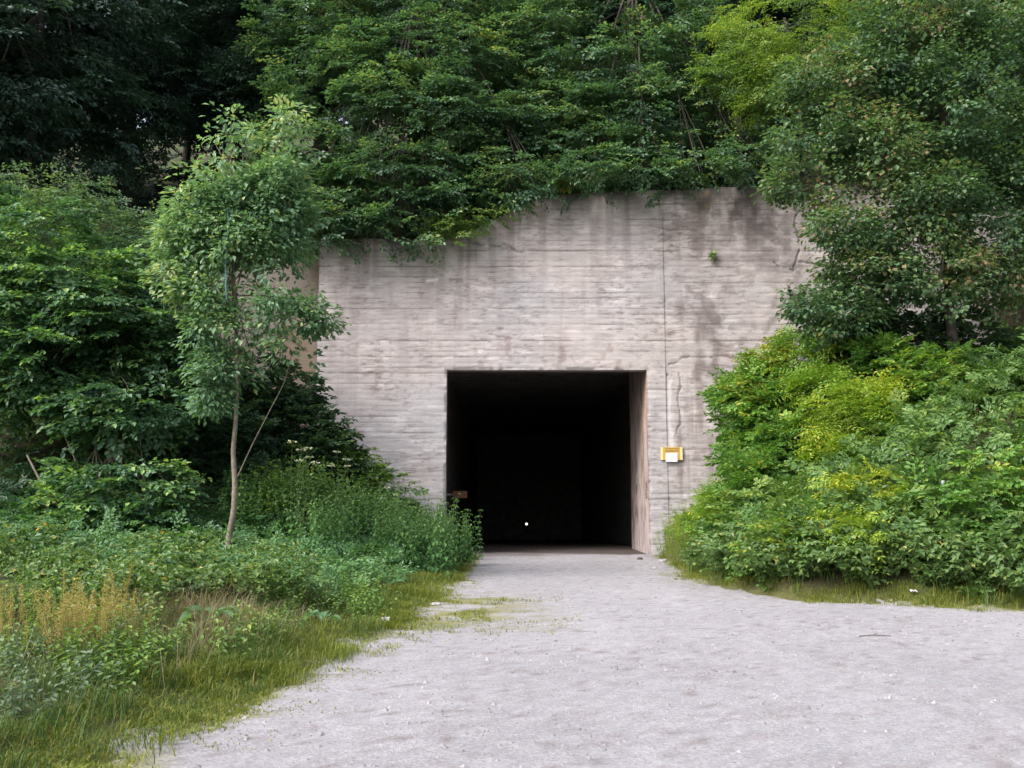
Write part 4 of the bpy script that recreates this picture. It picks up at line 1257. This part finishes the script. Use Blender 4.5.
def burdock(label, px, py, leaves, size, seed):
    g = ground_px(px, py)
    root = thing('burdock_plant', g, label, 'plant')
    r = np.random.default_rng(seed)
    for k in range(leaves):
        a = k / leaves * 6.28 + r.uniform(-.3, .3)
        L, W = size * r.uniform(.75, 1.1), size * r.uniform(.6, .85)
        h0 = r.uniform(.08, .22) * size / .3
        n_, m_ = 8, 5
        S, T = np.meshgrid(np.linspace(0, 1, n_), np.linspace(-1, 1, m_))
        w = W * .5 * np.sin(math.pi * np.clip(S, .02, .98) ** .62) ** .8
        x = .08 + S * L
        yv = T * w * (1 + .12 * np.sin(S * 17 + k))
        z = h0 + .35 * L * S * (1 - S) * 2 - .25 * L * S * S + .10 * W * np.abs(T) + .018 * np.sin(T * 9 + S * 8)
        ca, sa = math.cos(a), math.sin(a)
        V = np.stack([g[0] + x * ca - yv * sa, g[1] + x * sa + yv * ca, g[2] + z], -1)
        mesh_np('leaf', V, grid_faces(n_, m_), M['burdock'], root, tint=np.clip(.5 + r.normal(0, .25) + np.zeros((n_ - 1) * (m_ - 1)), 0, 1), smooth=True, origin=g)
        Tubes().add([g + [0, 0, -.02], g + [.04 * ca, .04 * sa, h0 * .7], [g[0] + .1 * ca, g[1] + .1 * sa, g[2] + h0]], .007, .005, 5).build('stalk', M['stem'], root, g)


burdock('big-leaved burdock in the dry grass below the young tree', 208, 632, 9, .26, 1)
burdock('smaller burdock with upright leaf near the mossy gravel edge', 322, 624, 5, .18, 2)


# ------------------------------------------------------------------ grass, moss, litter (uncountable)
def blades(name, pts, h, mat, seed, lean=.35, w=.006, tint=(.4, .25)):
    r = np.random.default_rng(seed)
    k = len(pts)
    a = r.uniform(0, 6.28, k)
    hh = h * r.uniform(.5, 1.2, k) * (.55 + 1.5 * sstep(fbm(pts[:, 0] * 1.9, pts[:, 1] * 1.9, 3, seed + 200), .42, .72))
    dr_ = np.stack([np.cos(a), np.sin(a), np.zeros(k)], 1)
    sd = np.stack([-np.sin(a), np.cos(a), np.zeros(k)], 1) * (w * r.uniform(.7, 1.4, k))[:, None]
    ln = (lean * r.uniform(.2, 1.5, k) * hh)[:, None]
    up = np.array([0, 0, 1.])
    p0 = pts; p1 = pts + up * (hh * .55)[:, None] + dr_ * ln * .3; p2 = pts + up * (hh * (1 - .3 * lean))[:, None] + dr_ * ln
    v = np.stack([p0 - sd, p0 + sd, p1 + sd * .8, p1 - sd * .8, p2], 1).reshape(-1, 3)
    i = np.arange(k)[:, None] * 5
    f = np.concatenate([i + [[0, 1, 2]], i + [[0, 2, 3]], i + [[3, 2, 4]]], 1).reshape(-1, 3)
    t = np.repeat(np.clip(r.normal(tint[0], tint[1], k), 0, 1), 3)
    return tag(mesh_np(name, v, f, M[mat], tint=t), kind='stuff')


def scatter(n_, x0, x1, y0, y1, cond, seed):
    r = np.random.default_rng(seed)
    x, y = r.uniform(x0, x1, n_), r.uniform(y0, y1, n_)
    k = r.random(n_) < cond(x, y)
    x, y = x[k], y[k]
    return np.stack([x, y, height(x, y)], 1)


g1 = scatter(330000, -8, 0, 4.5, 27, lambda x, y: np.clip(10 / y, .25, 1) ** 1.5 * sstep(track_sd(x, y), -.15, .3) * (1 - .75 * sstep(dist_left(x, y), .8, 2.2)) * (.3 + .7 * sstep(fbm(x * 1.1, y * 1.1, 3, 121), .32, .6)), 1)
tag(blades('bank_grass', g1, .12, 'grass', 1, 1.0, .0028, (.35, .28)), 'green grass covering the left bank', 'grass')
g2 = scatter(60000, 3, 16, 11, 26.5, lambda x, y: (dist_right(x, y) > .1) * (1 - .6 * sstep(dist_right(x, y), .8, 2.5)) * sstep(fbm(x * 1.1, y * 1.1, 3, 122), .3, .6) * .8, 2)
tag(blades('bank_grass', g2, .22, 'grass', 2, .6, .006, (.4, .25)), 'green grass along the foot of the right bank', 'grass')


gv = scatter(1100000, -7, 16, 5, 26.5, lambda x, y: np.clip(12 / y, .3, 1) * sstep(track_sd(x, y), -.25, .1) * (1 - sstep(track_sd(x, y), .5, 1.1)) * (.35 + .65 * sstep(fbm(x * 1.8, y * 1.8, 3, 124), .35, .6)), 31)
gv[:, 2] += .004
tag(blades('verge_grass', gv, .09, 'moss', 32, 1.1, .0032, (.32, .3)), 'yellow-green grass fringing both edges of the gravel', 'grass')


def mossy(x, y):
    d = track_sd(x, y)
    e = np.exp(-((d - .05) / .42) ** 2) * .9
    ms = sstep(x, -2.2, -.9) * (1 - sstep(x, -.4, 1.1)) * sstep(y, 10.5, 12) * (1 - sstep(y, 14.5, 16.5))
    return np.maximum(e, ms * .45) * sstep(fbm(x * 2.4, y * 3.2, 4, 123), .47, .62)


g3 = scatter(700000, -6, 14, 5, 20, mossy, 3)
g3[:, 2] += .008
tag(blades('edge_grass', g3, .04, 'moss', 3, 1.2, .004, (.45, .28)), 'short yellowish grass creeping onto the gravel edges', 'grass')
dry_px = [(190, 622, 40, 10), (250, 608, 40, 10), (220, 630, 40, 10), (290, 595, 35, 10), (150, 625, 30, 10), (245, 640, 30, 8)]


def dry_points(regs, n_, seed):
    r = np.random.default_rng(seed); out = []
    for a in regs:
        g = ground_px(a[0], a[1])
        sx_, sy_ = a[2] * mpp(g[1]), .55 + a[3] * .03
        x, y = g[0] + r.normal(0, sx_ * .6, n_), g[1] + r.normal(0, sy_, n_)
        k = (dist_left(x, y) + dist_right(x, y)) > .1
        out.append(np.stack([x[k], y[k], height(x[k], y[k])], 1))
    return np.concatenate(out)


tag(blades('dry_grass', dry_points(dry_px, 800, 1), .27, 'dry', 4, 1.1, .0022, (.5, .3)), 'pinkish dry grass heads on the left bank', 'grass')
tag(blades('dry_grass', dry_points([(690, 555, 20, 10), (712, 545, 22, 14), (675, 562, 12, 6)], 1300, 2), .5, 'dry', 5, .7, .005, (.3, .3)), 'straw-coloured grass at the foot of the right bank', 'grass')


def cover(name, label, pts, ll, mat, seed, hmax=.5, tints=.35):
    """ground cover: loose leaf tufts standing on the soil"""
    r = np.random.default_rng(seed)
    k = len(pts)
    p = pts + np.stack([np.zeros(k), np.zeros(k), r.uniform(.0, hmax, k)], 1)
    o = r.normal(0, 1, (k, 3)) * [1, 1, .3] + [0, -.2, .1]
    v, f, t = spray_leaves(p, o, np.tile([0, -.45, 1.], (k, 1)) + r.normal(0, .4, (k, 3)), r.uniform(.25, .5, k), 'flat', ll, ll * .55, tints + r.normal(0, .15, k), seed=seed)
    return tag(mesh_np(name, v, f, M[mat], tint=t), label, 'undergrowth', kind='stuff')


c1 = scatter(5200, -12, -1, 12, 28.5, lambda x, y: (dist_left(x, y) > .8) * (.5 + .5 * sstep(y, 16, 20)), 11)
c1 = c1[~((np.abs(F * c1[:, 0] / c1[:, 1] + CX - 229) < 24) & (c1[:, 1] > YS - 4) & (c1[:, 1] < YS + .1))]
cover('undergrowth', 'mixed low leaves covering the left bank', c1, .085, 'nettle', 12, .45)
c2 = scatter(5000, 3.5, 17, 12, 28, lambda x, y: (dist_right(x, y) > .35) * 1.0, 13)
cover('undergrowth', 'mixed low leaves covering the right bank', c2, .12, 'mid', 14, 1.0)
c3 = scatter(3800, -24, 22, 28.6, 46, lambda x, y: np.where(y > 28.6, 1.0, 0), 15)
cover('undergrowth', 'dark leafy undergrowth on the wooded slope above the wall', c3, .16, 'forest', 16, 1.2, .3)
c4 = scatter(1500, -24, -9.5, 17, 30, lambda x, y: x * 0 + 1.0, 17)
cover('undergrowth', 'dark undergrowth beneath the trees at far left', c4, .12, 'elder', 18, .9, .3)

# loose gravel lying on the track
gp = scatter(26000, -3, 9, 4.8, 26.5, lambda x, y: (dist_left(x, y) + dist_right(x, y) < .05) * np.clip(9 / y, 0, 1) ** 1.2 * sstep(fbm(x * 1.5, y * 1.5, 3, 131), .25, .6), 21)
r = np.random.default_rng(5)
k = len(gp)
octa = np.array([[1, 0, 0], [0, 1, 0], [-1, 0, 0], [0, -1, 0], [0, 0, .7], [0, 0, -.5]], float)
of = np.array([[0, 1, 4], [1, 2, 4], [2, 3, 4], [3, 0, 4], [1, 0, 5], [2, 1, 5], [3, 2, 5], [0, 3, 5]])
sz = .007 + .022 * r.random(k) ** 4
a = r.uniform(0, 6.28, k)
vv = octa[None] * r.uniform(.6, 1.3, (k, 6, 1)) * sz[:, None, None]
ca, sa = np.cos(a)[:, None], np.sin(a)[:, None]
vv = np.stack([vv[..., 0] * ca - vv[..., 1] * sa, vv[..., 0] * sa + vv[..., 1] * ca, vv[..., 2]], -1) + gp[:, None, :] + np.array([0, 0, .012])
ff = of[None] + (np.arange(k) * 6)[:, None, None]
tag(mesh_np('loose_gravel', vv.reshape(-1, 3), ff.reshape(-1, 3), M['stone']), 'small loose stones lying over the gravel track', 'gravel', kind='stuff')


# ------------------------------------------------------------------ single stones, litter, stick, post
def stone(label, px, py, w, mat='stone_light', flat=.5, seed=0, name='stone', cat='stone'):
    g = ground_px(px, py)
    r = np.random.default_rng(seed)
    n_, m_ = 10, 6
    S, T = np.meshgrid(np.arange(n_) / n_ * 2 * math.pi, np.linspace(-.5, .5, m_) * math.pi)
    R = w * .5 * (1 + .25 * (r.random(S.shape) - .5))
    V = np.stack([R * np.cos(T) * np.cos(S), R * .8 * np.cos(T) * np.sin(S), R * flat * np.sin(T)], -1) + g + [0, 0, w * flat * .25]
    i = np.arange(n_)[None] + np.arange(m_ - 1)[:, None] * n_
    j = (np.arange(n_)[None] + 1) % n_ + np.arange(m_ - 1)[:, None] * n_
    o = mesh_np(name, V, np.stack([i, j, j + n_, i + n_], -1).reshape(-1, 4), M[mat], origin=g)
    tag(o, label, cat)


stone('flat pale stone at the grassy left edge of the gravel', 437, 606, .22, flat=.3, seed=1)
stone('pale stone at the foot of the right jamb', 663, 562, .26, flat=.4, seed=2)
stone('small dark stone right in front of the tunnel jamb', 640, 560, .16, 'twig', .6, 3)
stone('small pale stone beside the larger one at the right jamb', 655, 569, .14, flat=.5, seed=4)


def paper(label, px, py, w, h, seed):
    g = ground_px(px, py)
    r = np.random.default_rng(seed)
    S, T = np.meshgrid(np.linspace(-.5, .5, 7), np.linspace(-.5, .5, 6))
    z = .05 + h * .5 * (fbm(S * 4, T * 4, 2, seed) + .6 * (T + .5))
    V = np.stack([S * w, T * w * .7, z], -1) + g
    f = grid_faces(7, 6)
    V2 = np.concatenate([V.reshape(-1, 3), V.reshape(-1, 3) - [0, 0, .004]])
    o = mesh_np('paper_scrap', V2, np.concatenate([f, f[:, ::-1] + 42]), M['paper'], origin=g)
    tag(o, label, 'litter')


paper('crumpled white paper in the grass left of the gravel', 385, 626, .10, .09, 3)
paper('crumpled white litter on the grass verge at right', 914, 598, .09, .08, 4)

a_, b_ = ground_px(858, 638), ground_px(891, 638)
st = thing('fallen_twig', (a_ + b_) / 2, 'thin dark twig lying on the gravel at lower right', 'twig')
mid = (a_ + b_) / 2 + [0, .02, .03]
Tubes().add(smooth_path([a_ + [0, 0, .015], mid, b_ + [0, 0, .02]], 4), .006, .004, 6).build('stick', M['twig'], st, (a_ + b_) / 2)
Tubes().add([mid, mid + [.06, .04, .015]], .004, .002, 5).build('side_shoot', M['twig'], st, (a_ + b_) / 2)

for px, py0, py1, Y, lab in ((943, 482, 500, 16.3, 'pale blue post showing between shrubs at lower right'), (908, 455, 468, 18.2, 'faint pale blue post above the other in the right shrubs')):
    t_ = P(px, py0, Y)
    g = at(t_[0], Y)
    o = thing('marker_post', g, lab, 'post')
    Tubes().add([g + [0, 0, -.1], [g[0], g[1], t_[2]]], .035, .035, 10).build('shaft', M['pale_blue'], o, g)
    Tubes().add([[g[0], g[1], t_[2]], [g[0], g[1], t_[2] + .03]], .037, .02, 10).build('cap', M['white'], o, g)
